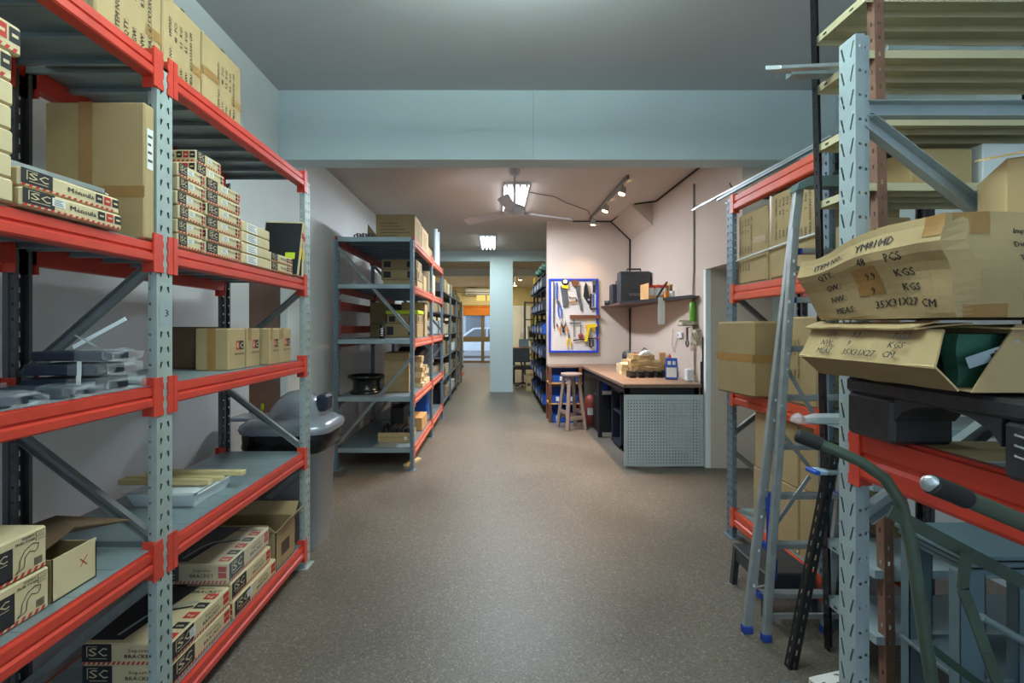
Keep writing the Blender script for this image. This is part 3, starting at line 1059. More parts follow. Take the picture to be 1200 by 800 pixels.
def art_clamp(mb, fr, w, h):
    stripe(mb, fr, w, h, 0.10)
    mb.rect(fr, 0.003, h * 0.10, w * 0.64, h * 0.80, 'ink')
    logo(mb, fr, w * 0.34, h * 0.42, w * 0.29, h * 0.36, 'kraft', None)
    pts = [(0.66, 0.17), (0.70, 0.25), (0.71, 0.45), (0.76, 0.63), (0.84, 0.71), (0.90, 0.66), (0.89, 0.55), (0.86, 0.50), (0.80, 0.56), (0.76, 0.46), (0.75, 0.24), (0.66, 0.17)]
    for (a, c), (d, e) in zip(pts, pts[1:]):
        dx, dy = (d - a) * w, (e - c) * h
        L = math.hypot(dx, dy) or 1
        nx, ny = -dy / L * 0.001, dx / L * 0.001
        mb.add([fr.p(a * w + nx, c * h + ny, 0.0016), fr.p(a * w - nx, c * h - ny, 0.0016), fr.p(d * w - nx, e * h - ny, 0.0016), fr.p(d * w + nx, e * h + ny, 0.0016)], [(0, 1, 2, 3)], 'ink')
    mb.text(fr, w * 0.72, h * 0.88, 'Grampas', h * 0.07, 'ink', w * 0.13)
    mb.text(fr, w * 0.66, h * 0.79, 'Media Omega', h * 0.07, 'ink', w * 0.20)
    for k, tx in enumerate(('1½', '50u')):
        v = h * (0.84 - 0.12 * k)
        mb.rect(fr, w * 0.87, v, w * 0.96, v + h * 0.10, 'ink')
        mb.rect(fr, w * 0.875, v + h * 0.008, w * 0.955, v + h * 0.092, 'kraft', 0.0014)
        mb.text(fr, w * 0.885, v + h * 0.03, tx, h * 0.04, 'ink', w * 0.06, 0.002)
    for k in range(9):
        mb.rect(fr, w * (0.855 + 0.010 * k), h * 0.16, w * (0.855 + 0.010 * k) + 0.0012, h * 0.34, 'ink')


for k in range(2):
    print_box((-1.45, 0.985, L2 + 0.1075 * k), (-1.152 - 0.002 * k, 1.236 - 0.004 * k, L2 + 0.106 + 0.1075 * k), ('lower' if k == 0 else 'upper') + ' clamp box of the pair on the fourth deck at the edge of the picture', G, [('+x', art_clamp)], name='clamp_box')
t = thing('open_carton', 'opened plain carton with a red pen cross, its flap reaching to the upright', 'box', (-1.30, 1.32, L2))
b = MB()
x0, x1, y0, y1, z0, z1 = -1.45, -1.155, 1.245, 1.385, L2, L2 + 0.113
b.box((x1 - 0.004, y0, z0), (x1, y1, z1), 'kraft').box((x0, y0, z0), (x0 + 0.004, y1, z1), 'carton_dark').box((x0, y0, z0), (x1, y0 + 0.004, z1), 'carton_dark').box((x0, y1 - 0.004, z0), (x1, y1, z1 * 0.99), 'carton_dark').box((x0, y0, z0), (x1, y1, z0 + 0.004), 'carton_dark')
fr = Fr((x1, y0, z0), (0, 1, 0), (0, 0, 1))
for s in (1, -1):
    b.add([fr.p(0.083, 0.065 - s * 0.012, 0.001), fr.p(0.086, 0.065 - s * 0.012, 0.001), fr.p(0.110, 0.065 + s * 0.014, 0.001), fr.p(0.106, 0.065 + s * 0.014, 0.001)], [(0, 1, 2, 3)], 'ink_red')
b.build('box_body', t)
q = [(x0, y0, z1 + 0.004), (x1 - 0.04, y0, z1 + 0.008), (x1 - 0.09, y1 + 0.03, z1 + 0.014), (x1 - 0.02, y1 + 0.16, z1 - 0.016), (x0 + 0.05, y1 + 0.14, z1 + 0.004)]
MB().prism(q, (0, 0, 0.004), 'carton_brown').build('flap', t)

t = thing('foam_tray', 'white foam tray under wooden slats on the fourth deck', 'tray', (-1.32, 2.0, L2))
b = MB()
x0, x1, y0, y1, z0, z1 = -1.47, -1.19, 1.90, 2.17, L2, L2 + 0.058
b.box((x0 + 0.02, y0 + 0.02, z0), (x1 - 0.02, y1 - 0.02, z0 + 0.012), 'foam')
for p, q in (((x0, y0), (x1, y0)), ((x1, y0), (x1, y1)), ((x1, y1), (x0, y1)), ((x0, y1), (x0, y0))):
    p, q = V((p[0], p[1], 0)), V((q[0], q[1], 0))
    n = (q - p).cross(V((0, 0, 1))).normalized()
    ins = n * -0.02
    d = (q - p).normalized() * 0.02
    b.add([p + d + ins + V((0, 0, z0)), q - d + ins + V((0, 0, z0)), q + V((0, 0, z1)), p + V((0, 0, z1)), p + d + ins * 1.4 + V((0, 0, z0 + 0.012)), q - d + ins * 1.4 + V((0, 0, z0 + 0.012)), q + ins * 0.5 + V((0, 0, z1)), p + ins * 0.5 + V((0, 0, z1))], [(0, 1, 2, 3), (4, 7, 6, 5), (3, 2, 6, 7)], 'foam')
b.box((x0 - 0.006, y0 - 0.006, z1 - 0.006), (x1 + 0.006, y0 + 0.008, z1), 'foam', 0.002)
b.box((x1 - 0.008, y0 - 0.006, z1 - 0.006), (x1 + 0.006, y1 + 0.006, z1), 'foam', 0.002)
b.box((x0 - 0.006, y1 - 0.008, z1 - 0.006), (x1 + 0.006, y1 + 0.006, z1), 'foam', 0.002)
b.build('tray_body', t)
MB().box((x0 + 0.03, y0 + 0.03, z0 + 0.014), (x1 - 0.03, y1 - 0.03, z0 + 0.05), 'foam', 0.006).build('foam_sheet', t)
G = 'pale wooden slats laid across the foam tray'
for k, (xa, xb, yy, wd, zz, hh, lab) in enumerate(((-1.58, -1.20, 2.0, 0.030, z1 + 0.001, 0.022, 'front wooden slat across the foam tray, its end by the beam'), (-1.60, -1.18, 2.06, 0.028, z1 + 0.001, 0.016, 'middle, thin wooden slat across the foam tray'), (-1.56, -1.125, 2.13, 0.032, z1 + 0.001, 0.020, 'rear wooden slat, reaching furthest past the foam tray'))):
    tag(MB().box((xa, yy, zz), (xb, yy + wd, zz + hh), 'wood_pale', 0.002).build('timber_strip'), lab, 'slat', G)

# bottom deck: flat bracket boxes
def bracket(lo, hi, label, G, top=True, yaw=0.0, st=()):
    return print_box(lo, hi, label, G, [('+x', art_bracket), ('-y', art_bracket)] + ([('+z', art_top)] if top else []), stick=st, yaw=yaw, name='bracket_carton')


G = 'flat bracket cartons on the bottom deck'
bracket((-1.44, 1.665, L1), (-1.125, 2.035, L1 + 0.078), 'lower flat bracket carton of the pair at the foot of the numbered upright', G, False)
bracket((-1.44, 1.663, L1 + 0.079), (-1.127, 2.033, L1 + 0.155), 'upper flat bracket carton of the pair at the foot of the numbered upright', G, True, st=[('+x', 0.27, 0.35, 0.36, 0.80)])
bracket((-1.42, 2.05, L1), (-1.118, 2.44, L1 + 0.078), 'bottom flat bracket carton of the stack topped by a film-wrapped one', G, False, st=[('+x', 0.27, 0.45, 0.38, 0.85)])
bracket((-1.42, 2.05, L1 + 0.079), (-1.130, 2.41, L1 + 0.155), 'middle flat bracket carton, under the film-wrapped one', G, False)
t = bracket((-1.46, 2.04, L1 + 0.157), (-1.142, 2.42, L1 + 0.245), 'film-wrapped flat bracket carton on top of its stack, bottom deck', G, True, 0.02)
MB().box((-1.462, 2.038, L1 + 0.1555), (-1.140, 2.422, L1 + 0.2465), 'film', 0.004).build('film_wrap', t)
t = thing('open_carton', 'opened carton with raised flaps behind the film-wrapped bracket carton', 'box', (-1.30, 2.58, L1))
b = MB()
x0, x1, y0, y1, z0, z1 = -1.50, -1.125, 2.455, 2.69, L1, L1 + 0.20
for lo, hi in (((x0, y0, z0), (x1, y0 + 0.004, z1)), ((x0, y1 - 0.004, z0), (x1, y1, z1)), ((x0, y0, z0), (x0 + 0.004, y1, z1)), ((x1 - 0.004, y0, z0), (x1, y1, z1)), ((x0, y0, z0), (x1, y1, z0 + 0.004))):
    b.box(lo, hi, 'carton_dark')
fr = Fr((x1, y0, z0), (0, 1, 0), (0, 0, 1))
b.rect(fr, 0.06, 0.05, 0.16, 0.12, 'ink_soft')
b.build('box_body', t)
for q in ([(x1, y0, z1), (x1, y1, z1), (x1 + 0.05, y1, z1 + 0.06), (x1 + 0.05, y0 + 0.05, z1 + 0.06)], [(x0, y0, z1), (x1, y0, z1), (x1 - 0.03, y0 - 0.03, z1 + 0.05), (x0, y0 - 0.03, z1 + 0.05)], [(x0, y1, z1), (x1, y1, z1), (x1, y1 + 0.05, z1 + 0.06), (x0, y1 + 0.05, z1 + 0.06)]):
    nn = (V(q[1]) - V(q[0])).cross(V(q[2]) - V(q[0])).normalized() * 0.003
    MB().prism(q, nn, 'carton').build('flap', t)

# ---------------------------------------------------------------- the bin
t = thing('wheelie_bin', 'large grey plastic bin with domed lid, black bag and blue corner by the rack', 'bin', (-1.32, 3.10, 0))
b = MB()


def ring(cx, cy, rx, ry, z, n=32, p=4.0):
    out = []
    for k in range(n):
        a = 2 * PI * k / n
        c, s = math.cos(a), math.sin(a)
        out.append(V((cx + rx * math.copysign(abs(c) ** (2 / p), c), cy + ry * math.copysign(abs(s) ** (2 / p), s), z)))
    return out


def loft(mb, rings, m, smooth=True, cap=(True, True)):
    n = len(rings[0])
    q = [p for r in rings for p in r]
    fs = [(i * n + k, i * n + (k + 1) % n, (i + 1) * n + (k + 1) % n, (i + 1) * n + k) for i in range(len(rings) - 1) for k in range(n)]
    mb.add(q, fs, m, smooth)
    if cap[0]:
        mb.add(rings[0], [tuple(range(n))[::-1]], m)
    if cap[1]:
        mb.add(rings[-1], [tuple(range(n))], m)
    return mb


bx, by = -1.31, 3.12
loft(b, [ring(bx, by, 0.19, 0.17, 0.0), ring(bx, by, 0.20, 0.18, 0.03), ring(bx, by, 0.235, 0.215, 0.70), ring(bx, by, 0.255, 0.235, 0.71), ring(bx, by, 0.255, 0.235, 0.745)], 'grey_plastic')
b.build('bin_body', t)
bg = MB()
rr = []
for i, (r, z) in enumerate(((0.262, 0.745), (0.272, 0.72), (0.268, 0.69), (0.274, 0.66), (0.262, 0.635))):
    R = ring(bx, by, r, r - 0.02, z)
    rr.append([p + V((random.uniform(-0.006, 0.006), random.uniform(-0.006, 0.006), random.uniform(-0.008, 0.008))) for p in R])
loft(bg, rr, 'bag_black', True, (False, False))
bg.build('bin_bag', t)
ld = MB()
loft(ld, [ring(bx, by, 0.285, 0.25, 0.742), ring(bx, by, 0.292, 0.257, 0.765), ring(bx, by, 0.285, 0.25, 0.79), ring(bx, by, 0.25, 0.22, 0.815, p=3), ring(bx, by, 0.20, 0.17, 0.83, p=2.6)], 'grey_lid')
lid = ld.build('lid', t)
dm = MB()
sec = []
for i in range(9):
    a = PI * i / 8
    sec.append((math.cos(a), math.sin(a)))
rings = []
for k, yy in enumerate((-0.16, -0.10, 0.0, 0.10, 0.16)):
    hgt = (0.03, 0.13, 0.165, 0.14, 0.03)[k]
    wd = (0.10, 0.15, 0.17, 0.15, 0.10)[k]
    rings.append([V((bx + 0.03 + c * wd, by + yy, 0.826 + s * hgt)) for c, s in sec])
n = 9
q = [p for r in rings for p in r]
dm.add(q, [(i * n + k, i * n + k + 1, (i + 1) * n + k + 1, (i + 1) * n + k) for i in range(4) for k in range(n - 1)], 'grey_lid', True)
dm.add(rings[0], [tuple(range(n))], 'grey_lid')
dm.add(rings[-1], [tuple(range(n))[::-1]], 'grey_lid')
dm.build('dome', lid)
MB().box((bx - 0.38, by - 0.10, 0.80), (bx - 0.18, by + 0.10, 0.822), 'grey_lid', 0.01).build('grip', lid)
MB().box((bx + 0.165, by - 0.07, 0.86), (bx + 0.235, by + 0.05, 0.965), 'navy', 0.02).build('blue_corner', lid)
g = MB().tube([(bx - 0.16, by - 0.10, 0.825), (bx - 0.16, by - 0.10, 0.90)], 0.003, 'lime', 6)
g.box((bx - 0.168, by - 0.106, 0.875), (bx - 0.152, by - 0.094, 0.915), 'lime', 0.003)
tag(g.build('marker_flag', None), 'small lime green marker standing on the bin lid', 'marker')

# ================================================================ RIGHT SIDE
# ---- cartons on the orange-red rack
DKR = 0.09 * 0.56 + 0.0035
R1, R2, R3, R4 = [z + DKR for z in RZ]
SHIP = ['ITEM NO.:   YM8104D', 'QTY:           48   PCS', 'GW:           9.9   KGS', 'NW:            9    KGS', 'MEAS: 35X31X37 CM']


def side_text(h0, a, c, lines=SHIP, step=1.9):
    def fn(mb, fr, w, h):
        for k, t in enumerate(lines):
            mb.text(fr.turned(w * a + k * h0 * step, h * c), 0, 0, t, h0, 'ink_soft')
    return fn


G = 'big cartons on the shelf behind the ladder'
carton((1.60, 2.82, R3), (2.0, 3.14, R3 + 0.45), 'far big carton on the upper shelf, beside the rack upright', G, tape=[('-x', 0.62, 0.52, 1.0, 0.62), ('-y', 0.4, 0, 0.5, 1)], prints=[('-x', side_text(0.018, 0.1, 0.42)), ('-x', side_text(0.018, 0.12, 0.18, ['ITEM', 'QTY:', 'GW:', 'NW:']))], bev=0.012)
carton((1.59, 2.35, R3), (2.0, 2.765, R3 + 0.48), 'larger printed carton on the upper shelf, partly behind the ladder rails', G, tape=[('-x', 0.0, 0, 0.05, 1)], prints=[('-x', side_text(0.018, 0.18, 0.45)), ('-x', side_text(0.018, 0.55, 0.40))], bev=0.012)
tp = MB().tube([(1.577, 3.12, R3 + 0.155), (1.577, 2.95, R3 + 0.165), (1.577, 2.6, R3 + 0.18), (1.577, 2.35, R3 + 0.185)], 0.006, 'foam', 6)
tag(tp.build('foam_strip'), 'thin whitish strip lying across the two big cartons behind the ladder', 'strip')
carton((1.445, 2.755, R2), (1.90, 3.10, R2 + 0.44), 'tape-banded brown carton jutting out at the middle shelf, left of the ladder', None, 'carton_dark', yaw=0.14, tape=[('-x', 0, 0.46, 1, 0.56), ('-y', 0, 0.46, 1, 0.56)], bev=0.012)
carton((1.585, 2.35, R2), (2.0, 2.64, R2 + 0.46), 'printed carton on the middle shelf, seen right of the ladder rails', None, tape=[], prints=[('-x', side_text(0.016, 0.12, 0.30)), ('-x', lambda mb, fr, w, h: [mb.text(fr.turned(w * (0.12 + 0.07 * k), h * 0.72), 0, 0, s, 0.016, 'ink_soft') for k, s in enumerate(('48', 'PCS', '9.9', 'KGS'))])], bev=0.010)
G = 'plain cartons stacked on the lowest shelf behind the ladder'
for k, (y0, y1, z0, z1, lab) in enumerate(((2.53, 2.97, R1, R1 + 0.345, 'lower carton of the tall plain pile, on the lowest shelf by the passage'), (2.53, 2.95, R1 + 0.347, R1 + 0.69, 'upper carton of the tall plain pile, on the lowest shelf by the passage'), (2.345, 2.52, R1, R1 + 0.36, 'lower carton of the nearer plain pile, behind the ladder steps'), (2.345, 2.52, R1 + 0.362, R1 + 0.70, 'upper carton of the nearer plain pile, behind the ladder steps'))):
    carton((1.605, y0, z0), (2.0, y1, z1), lab, G, tape=[('-x', 0.42, 0, 0.56, 1)] if k == 1 else [], bev=0.006)

# ---- bars on the rack top, sticking out over the aisle end
G = 'thin metal strips lying along the rack top'
zt = R4
rnd = random.Random(3)
for k in range(9):
    x = 1.60 + 0.034 * k
    y1 = 3.45 + rnd.uniform(-0.12, 0.12) + (0.36 if k == 2 else 0.0)
    z = zt + 0.028 + 0.014 * (k % 3) + (0.02 if k == 2 else 0)
    b = MB()
    if k % 3 == 1:
        b.channel((x, 2.36, z), (x - 0.03, y1, z + 0.006), 0.024, 0.012, ('steel', 'tool_grey', 'galv')[k % 3])
    else:
        b.bar((x, 2.36, z), (x - (0.10 if k == 2 else 0.02), y1, z - (0.02 if k == 2 else 0)), 0.020, 0.010, ('galv', 'tool_grey', 'steel')[k % 3])
    lab = ['outermost metal strip on the rack top by the beam', 'second metal channel on the rack top', 'longest metal strip, its bright tip hanging past the rack end', 'fourth metal strip on the rack top', 'pale channel in the middle of the rack top bundle', 'dull strip in the middle of the rack top bundle', 'seventh strip of the rack top bundle', 'pale channel deep in the rack top bundle', 'innermost strip of the rack top bundle'][k]
    o = tag(b.build('metal_strip'), lab, 'metal strip', G)
b = MB().tube([(1.63, 3.28, zt + 0.03), (1.62, 3.27, zt + 0.09), (1.60, 3.26, zt + 0.115)], 0.004, 'cable', 6)
b.tube([(1.63, 3.28, zt + 0.03), (1.66, 3.28, zt + 0.045), (1.69, 3.28, zt + 0.03)], 0.004, 'cable', 6)
tag(b.build('wire_tie'), 'dark twist of wire sticking up from the strips on the rack top', 'wire')

# ---- ladder
t = thing('folding_ladder', 'paint-spotted aluminium folding ladder leaning at the rack, blue step ends', 'ladder', (1.35, 2.11, 0))
A0, A1 = V((1.155, 2.190, 0.0)), V((1.408, 2.215, 2.045))
B0, B1 = V((1.208, 2.130, 0.0)), V((1.367, 2.180, 1.85))
dx = V((0.36, 0, 0))


def rail(p0, p1, w, d):
    b = MB()
    b.bar(p0 + V((0, 0, 0.03)), p1, w, d, 'alu', (0, 1, 0), 0.003)
    a = (p1 - p0).normalized()
    for k in range(7):
        c = p0.lerp(p1, rnd.uniform(0.05, 0.95)) + V((-0.002, -d / 2 - 0.0005, 0))
        r = rnd.uniform(0.002, 0.0045)
        b.obox(c + V((rnd.uniform(-0.008, 0.008), 0, 0)), (r, 0, 0), (0, 0.0008, 0), (0, 0, r * 1.6), 'foam')
    return b


for p0, p1, w in ((A0, A1, 0.040), (A0 + dx, A1 + dx, 0.040), (B0, B1, 0.034), (B0 + dx, B1 + dx, 0.034)):
    o = rail(p0, p1, w, 0.024).build('rail', t)
    MB().obox(p0 + V((0, 0, 0.018)), (w / 2 + 0.003, 0, 0), (0, 0.016, 0), (0, 0, 0.018), 'blue_cloth', 0.004).build('foot', o)
for k in range(8):
    f = (0.18 + 0.222 * k) / 2.03
    p = A0.lerp(A1, f)
    b = MB().box((p.x + 0.02, p.y - 0.030, p.z - 0.012), (p.x + dx.x - 0.02, p.y + 0.012, p.z + 0.012), 'alu', 0.003)
    for q in range(4):
        b.box((p.x + 0.03, p.y - 0.028 + 0.010 * q, p.z + 0.012), (p.x + dx.x - 0.03, p.y - 0.025 + 0.010 * q, p.z + 0.0135), 'alu')
    o = b.build('step', t)
    for s in (0, 1):
        x = p.x + (0.026 if s == 0 else dx.x - 0.026)
        MB().box((x - 0.008, p.y - 0.032, p.z - 0.0135), (x + 0.008, p.y + 0.014, p.z + 0.0135), 'blue_cloth', 0.003).build('step_cap', o)
for f, g in ((0.27, 0.39), (0.50, 0.41), (0.66, 0.54)):
    p, q = B0.lerp(B1, f), B0.lerp(B1, g) + V((0.16, 0.008, 0))
    MB().bar(p + V((0.01, 0.014, 0)), q + V((0, 0.014, 0)), 0.018, 0.004, 'alu', (0, 1, 0)).build('brace', t)
for f in (0.06, 0.90):
    p = B0.lerp(B1, f)
    MB().bar(p, p + dx, 0.022, 0.012, 'alu', (0, 1, 0)).build('cross_tie', t)
for f in (0.10, 0.28):
    p, q = A0.lerp(A1, f), B0.lerp(B1, f + 0.035)
    MB().bar(p, q, 0.012, 0.004, 'alu', (0, 0, 1)).build('spreader', t)
top = A1 + V((0, 0, 0.0))
cp = MB()
cp.prism([top + V((-0.03, -0.035, -0.02)), top + V((-0.02, -0.035, 0.012)), top + V((0.04, -0.035, 0.045)), top + V((0.36, -0.035, 0.05)), top + V((0.40, -0.035, 0.02)), top + V((0.38, -0.035, -0.01)), top + V((0.03, -0.035, 0.0))], (0, 0.06, 0), 'teal_grey')
cp.build('top_cap', t)

# blue strap hanging on the ladder
b = MB()
pts = [(1.238, 2.1612, 0.63), (1.243, 2.1612, 0.44), (1.245, 2.1612, 0.32), (1.25, 2.1612, 0.22)]
for (a, c) in zip(pts, pts[1:]):
    b.bar(a, c, 0.026, 0.006, 'blue_cloth', (0, 1, 0))
b.tube([(1.255, 2.161, 0.42), (1.275, 2.161, 0.34), (1.270, 2.161, 0.26), (1.25, 2.161, 0.24)], 0.004, 'blue_cloth', 6)
tag(b.build('blue_strap'), 'blue cloth strap hanging between the ladder rails', 'strap')

# black low step stool
t = thing('step_stool', 'low black plastic step stool on the floor behind the ladder', 'stool', (1.46, 2.46, 0))
b = MB().box((1.30, 2.30, 0.195), (1.545, 2.62, 0.215), 'black_plastic', 0.008)
b.build('stool_top', t)
for x, y in ((1.315, 2.315), (1.315, 2.60), (1.525, 2.315), (1.525, 2.60)):
    p = MB()
    sx, sy = (-1 if x < 1.4 else 1), (-1 if y < 2.4 else 1)
    q0 = [V((x - 0.014, y - 0.014, 0.195)), V((x + 0.014, y - 0.014, 0.195)), V((x + 0.014, y + 0.014, 0.195)), V((x - 0.014, y + 0.014, 0.195))]
    q1 = [V((v.x + sx * 0.012, v.y + sy * 0.012, 0.0)) for v in q0]
    p.add(q0 + q1, [(0, 1, 2, 3), (7, 6, 5, 4), (0, 4, 5, 1), (1, 5, 6, 2), (2, 6, 7, 3), (3, 7, 4, 0)], 'black_plastic')
    p.build('leg', t)
for lo, hi in (((1.308, 2.303, 0.125), (1.538, 2.312, 0.196)), ((1.303, 2.31, 0.135), (1.312, 2.61, 0.196))):
    MB().box(lo, hi, 'black_plastic', 0.003).build('apron', t)

# ---- brown slotted-angle shelving
UX, UX2, UY0, UY1 = 1.44, 2.34, 1.80, 2.09
t = thing('shelving_unit', 'slotted-angle shelving with beige shelves, brown near post and black far post', 'shelving', ((UX + UX2) / 2, (UY0 + UY1) / 2, 0))


def angle_post(name, x, y, sx, sy, H, m, lean=0.0, wd=0.036):
    b = MB()
    p = 0.06
    n = int(H / p)
    sl = [(wd * 0.38, 0.020), (wd * 0.58, 0.020), (wd * 0.58, 0.036), (wd * 0.38, 0.036)]
    up = V((lean, 0, 1))
    for o, u in (((x, y, 0), (sx, 0, 0)), ((x, y, 0), (0, sy, 0))):
        b.strip(o, u, up, [(0, wd, sl)], p, n, m)
    return b.build(name, t)


angle_post('post', UX + 0.036, UY0, 1, 1, 2.9, 'brown_post', -0.018)
angle_post('post', UX, UY1, 1, -1, 2.9, 'black_gloss', -0.022)
angle_post('post', UX2, UY0, -1, 1, 2.9, 'brown_post')
angle_post('post', UX2, UY1, -1, -1, 2.9, 'black_gloss')
for z in (2.627, 2.414, 2.16, 1.914, 1.636, 1.30, 0.98, 0.78, 0.45, 0.20):
    m = 'beige_shelf' if z > 1.2 else 'grey_shelf'
    b = MB()
    sh = -0.018 * z
    b.box((UX + 0.004 + sh, UY0 + 0.004, z + 0.028), (UX2 - 0.004, UY1 - 0.004, z + 0.030), m)
    for lo, hi in (((UX + 0.004 + sh, UY0 + 0.003, z), (UX2 - 0.004, UY0 + 0.006, z + 0.030)), ((UX + 0.004 + sh, UY1 - 0.006, z), (UX2 - 0.004, UY1 - 0.003, z + 0.030)), ((UX + 0.002 + sh, UY0 + 0.004, z), (UX + 0.005 + sh, UY1 - 0.004, z + 0.030)), ((UX2 - 0.006, UY0 + 0.004, z), (UX2 - 0.003, UY1 - 0.004, z + 0.030))):
        b.box(lo, hi, m)
    for lo in ((UX + 0.03 + sh, UY0 + 0.10, z + 0.004), (UX + 0.03 + sh, UY0 + 0.19, z + 0.004)):
        b.box(lo, (UX2 - 0.03, lo[1] + 0.003, z + 0.028), m)
    for yy in (UY0 + 0.06, UY1 - 0.08):
        b.box((UX + 0.0012 + sh, yy, z + 0.010), (UX + 0.0022 + sh, yy + 0.02, z + 0.018), 'black')
    b.build('shelf', t)
# bright bars on its second shelf and clear-wrapped ends lower down
G = 'steel bars poking out of the beige shelving'
tag(MB().bar((1.16, 1.955, 2.455), (2.2, 1.85, 2.457), 0.03, 0.016, 'steel', bev=0.003).prism([(1.16, 1.941, 2.447), (1.16, 1.971, 2.447), (1.11, 1.960, 2.455)], (0, 0, 0.016), 'steel').build('steel_bar'), 'pointed bright steel bar reaching past the black post into the aisle', 'steel bar', G)
tag(MB().channel((1.23, 2.0, 2.447), (2.2, 1.97, 2.447), 0.045, 0.022, 'galv').build('steel_bar'), 'second steel channel, shorter, beside the pointed bar on the shelf', 'steel bar', G)
tag(MB().bar((1.50, 1.84, 2.468), (2.25, 1.90, 2.498), 0.028, 0.02, 'steel', bev=0.003).build('steel_bar'), 'bright bar lying crosswise on top of the shelf bars', 'steel bar', G)
t = thing('wrapped_bar', 'clear-wrapped bar end poking out beside the pale upright above the green handle', 'steel bar', (1.30, 1.88, 1.0115))
MB().box((1.26, 1.90, 1.0125), (1.8, 1.94, 1.034), 'galv', 0.003).build('bar', t)
f = MB().tube([(1.19, 1.915, 1.03), (1.215, 1.92, 1.03), (1.24, 1.92, 1.027), (1.28, 1.92, 1.026), (1.7, 1.92, 1.026)], 0.02, 'film_thick', 7, radii=[0.010, 0.027, 0.016, 0.028, 0.028], smooth=False)
for i, v in enumerate(f.v):
    v.z = max(v.z, 1.0118)
f.build('clear_bag', t)
t = thing('taped_strip', 'flat grey strip with a bright blue end poking out below the wrapped bar', 'strip', (1.35, 1.85, 0.8105))
MB().box((1.30, 1.90, 0.811), (1.85, 1.96, 0.822), 'galv', 0.002).build('strip', t)
MB().box((1.275, 1.898, 0.8108), (1.325, 1.962, 0.826), 'label_blue', 0.003).box((1.273, 1.897, 0.8107), (1.295, 1.963, 0.827), 'blue', 0.003).build('blue_end', t)

# things on the shelves seen between upright and cartons
G = 'small boxes on the beige shelving'
for k, (x0, x1, y0, y1, z, h, m, lab) in enumerate(((1.62, 1.86, 1.86, 2.05, 1.945, 0.15, 'carton', 'carton on the shelf behind the diagonal brace'), (1.90, 2.20, 1.86, 2.05, 1.945, 0.17, 'foam', 'pale grey box on the shelf beside the lidded carton'), (1.46, 1.62, 1.86, 2.05, 1.667, 0.16, 'carton_dark', 'brown carton on the shelf just behind the brown post'), (1.66, 1.9, 1.86, 2.05, 1.667, 0.15, 'navy', 'dark blue box on the shelf behind the crushed carton'), (1.66, 2.0, 1.86, 2.05, 2.191, 0.06, 'navy', 'flat dark blue box under the upper beige shelf'))):
    carton((x0, y0, z), (x1, y1, z + h), lab, G, m, bev=0.004)

# black slotted angle leaning on the shelving
b = MB()
p0, p1 = V((1.20, 1.95, 0.0)), V((1.375, 1.93, 0.96))
L = (p1 - p0)
up = L.normalized()
n = int(L.length / 0.05)
u1 = V((1, 0, 0)) - up * up.x
u1.normalize()
u2 = up.cross(u1)
for u in (u1, u2 * 1.0):
    b.strip(p0, u, up, [(0, 0.034, [(0.014, 0.014), (0.020, 0.014), (0.020, 0.036), (0.014, 0.036)])], 0.05, n, 'black')
tag(b.build('slotted_angle'), 'loose black perforated angle bar leaning between the ladder and pale upright', 'angle bar')

# ---- crushed cartons, pallet
def bend(lo, hi, n, fn, m, mb):
    """box surface on a fine grid, every point moved by fn"""
    lo, hi = V(lo), V(hi)
    nx, ny, nz = n
    d = hi - lo

    def P(i, j, k):
        return fn(V((lo.x + d.x * i / nx, lo.y + d.y * j / ny, lo.z + d.z * k / nz)), i / nx, j / ny, k / nz)

    def grid(a, c, f):
        q = [f(i, j) for j in range(c + 1) for i in range(a + 1)]
        mb.add(q, [(j * (a + 1) + i, j * (a + 1) + i + 1, (j + 1) * (a + 1) + i + 1, (j + 1) * (a + 1) + i) for j in range(c) for i in range(a)], m, False)
    grid(nx, ny, lambda i, j: P(i, j, 0))
    grid(nx, ny, lambda i, j: P(i, j, nz))
    grid(nx, nz, lambda i, k: P(i, 0, k))
    grid(nx, nz, lambda i, k: P(i, ny, k))
    grid(ny, nz, lambda j, k: P(0, j, k))
    grid(ny, nz, lambda j, k: P(nx, j, k))
    return mb


from mathutils import noise as _nz


def crush1(p, a, c, e):
    # a: depth from the aisle face, c: along the aisle (0 near, 1 far), e: height
    q = V(p)
    f = max(0.0, 1 - a * 1.6)
    q.x += f * (0.075 * max(0, 0.75 - e) * (0.35 + 0.65 * c))          # lower edge pushed in
    q.x -= f * 0.016 * math.exp(-((e - 0.72) / 0.14) ** 2) * (1 - 0.4 * c)
    q.x -= 0.028 * c * f
    q.z -= 0.030 * c * e
    q.z += 0.014 * math.sin(c * 5.2) * e * f - 0.018 * e * a
    q.y -= 0.020 * math.sin(e * PI) * (1 - c) * (1 if a > 0.05 else 0.3)
    n = _nz.noise_vector(p * 9) * 0.012
    q = q + V((n.x, n.y * 0.6, n.z * 0.8))
    q.z = max(q.z, 1.419)
    return q


SH = [('ITEM NO.:', 'YM8104D', ''), ('QTY:', '48', 'PCS'), ('GW.:', '9.9', 'KGS'), ('NW.:', '9', 'KGS'), ('MEAS:', '35X31X27', 'CM')]
t = thing('crushed_carton', 'crushed printed carton slumped over the aisle, on top of the torn one', 'box', (1.15, 1.15, 1.41))
lo, hi = V((0.885, 0.935, 1.413)), V((1.50, 1.345, 1.625))
b = bend(lo, hi, (14, 18, 12), crush1, 'carton', MB())


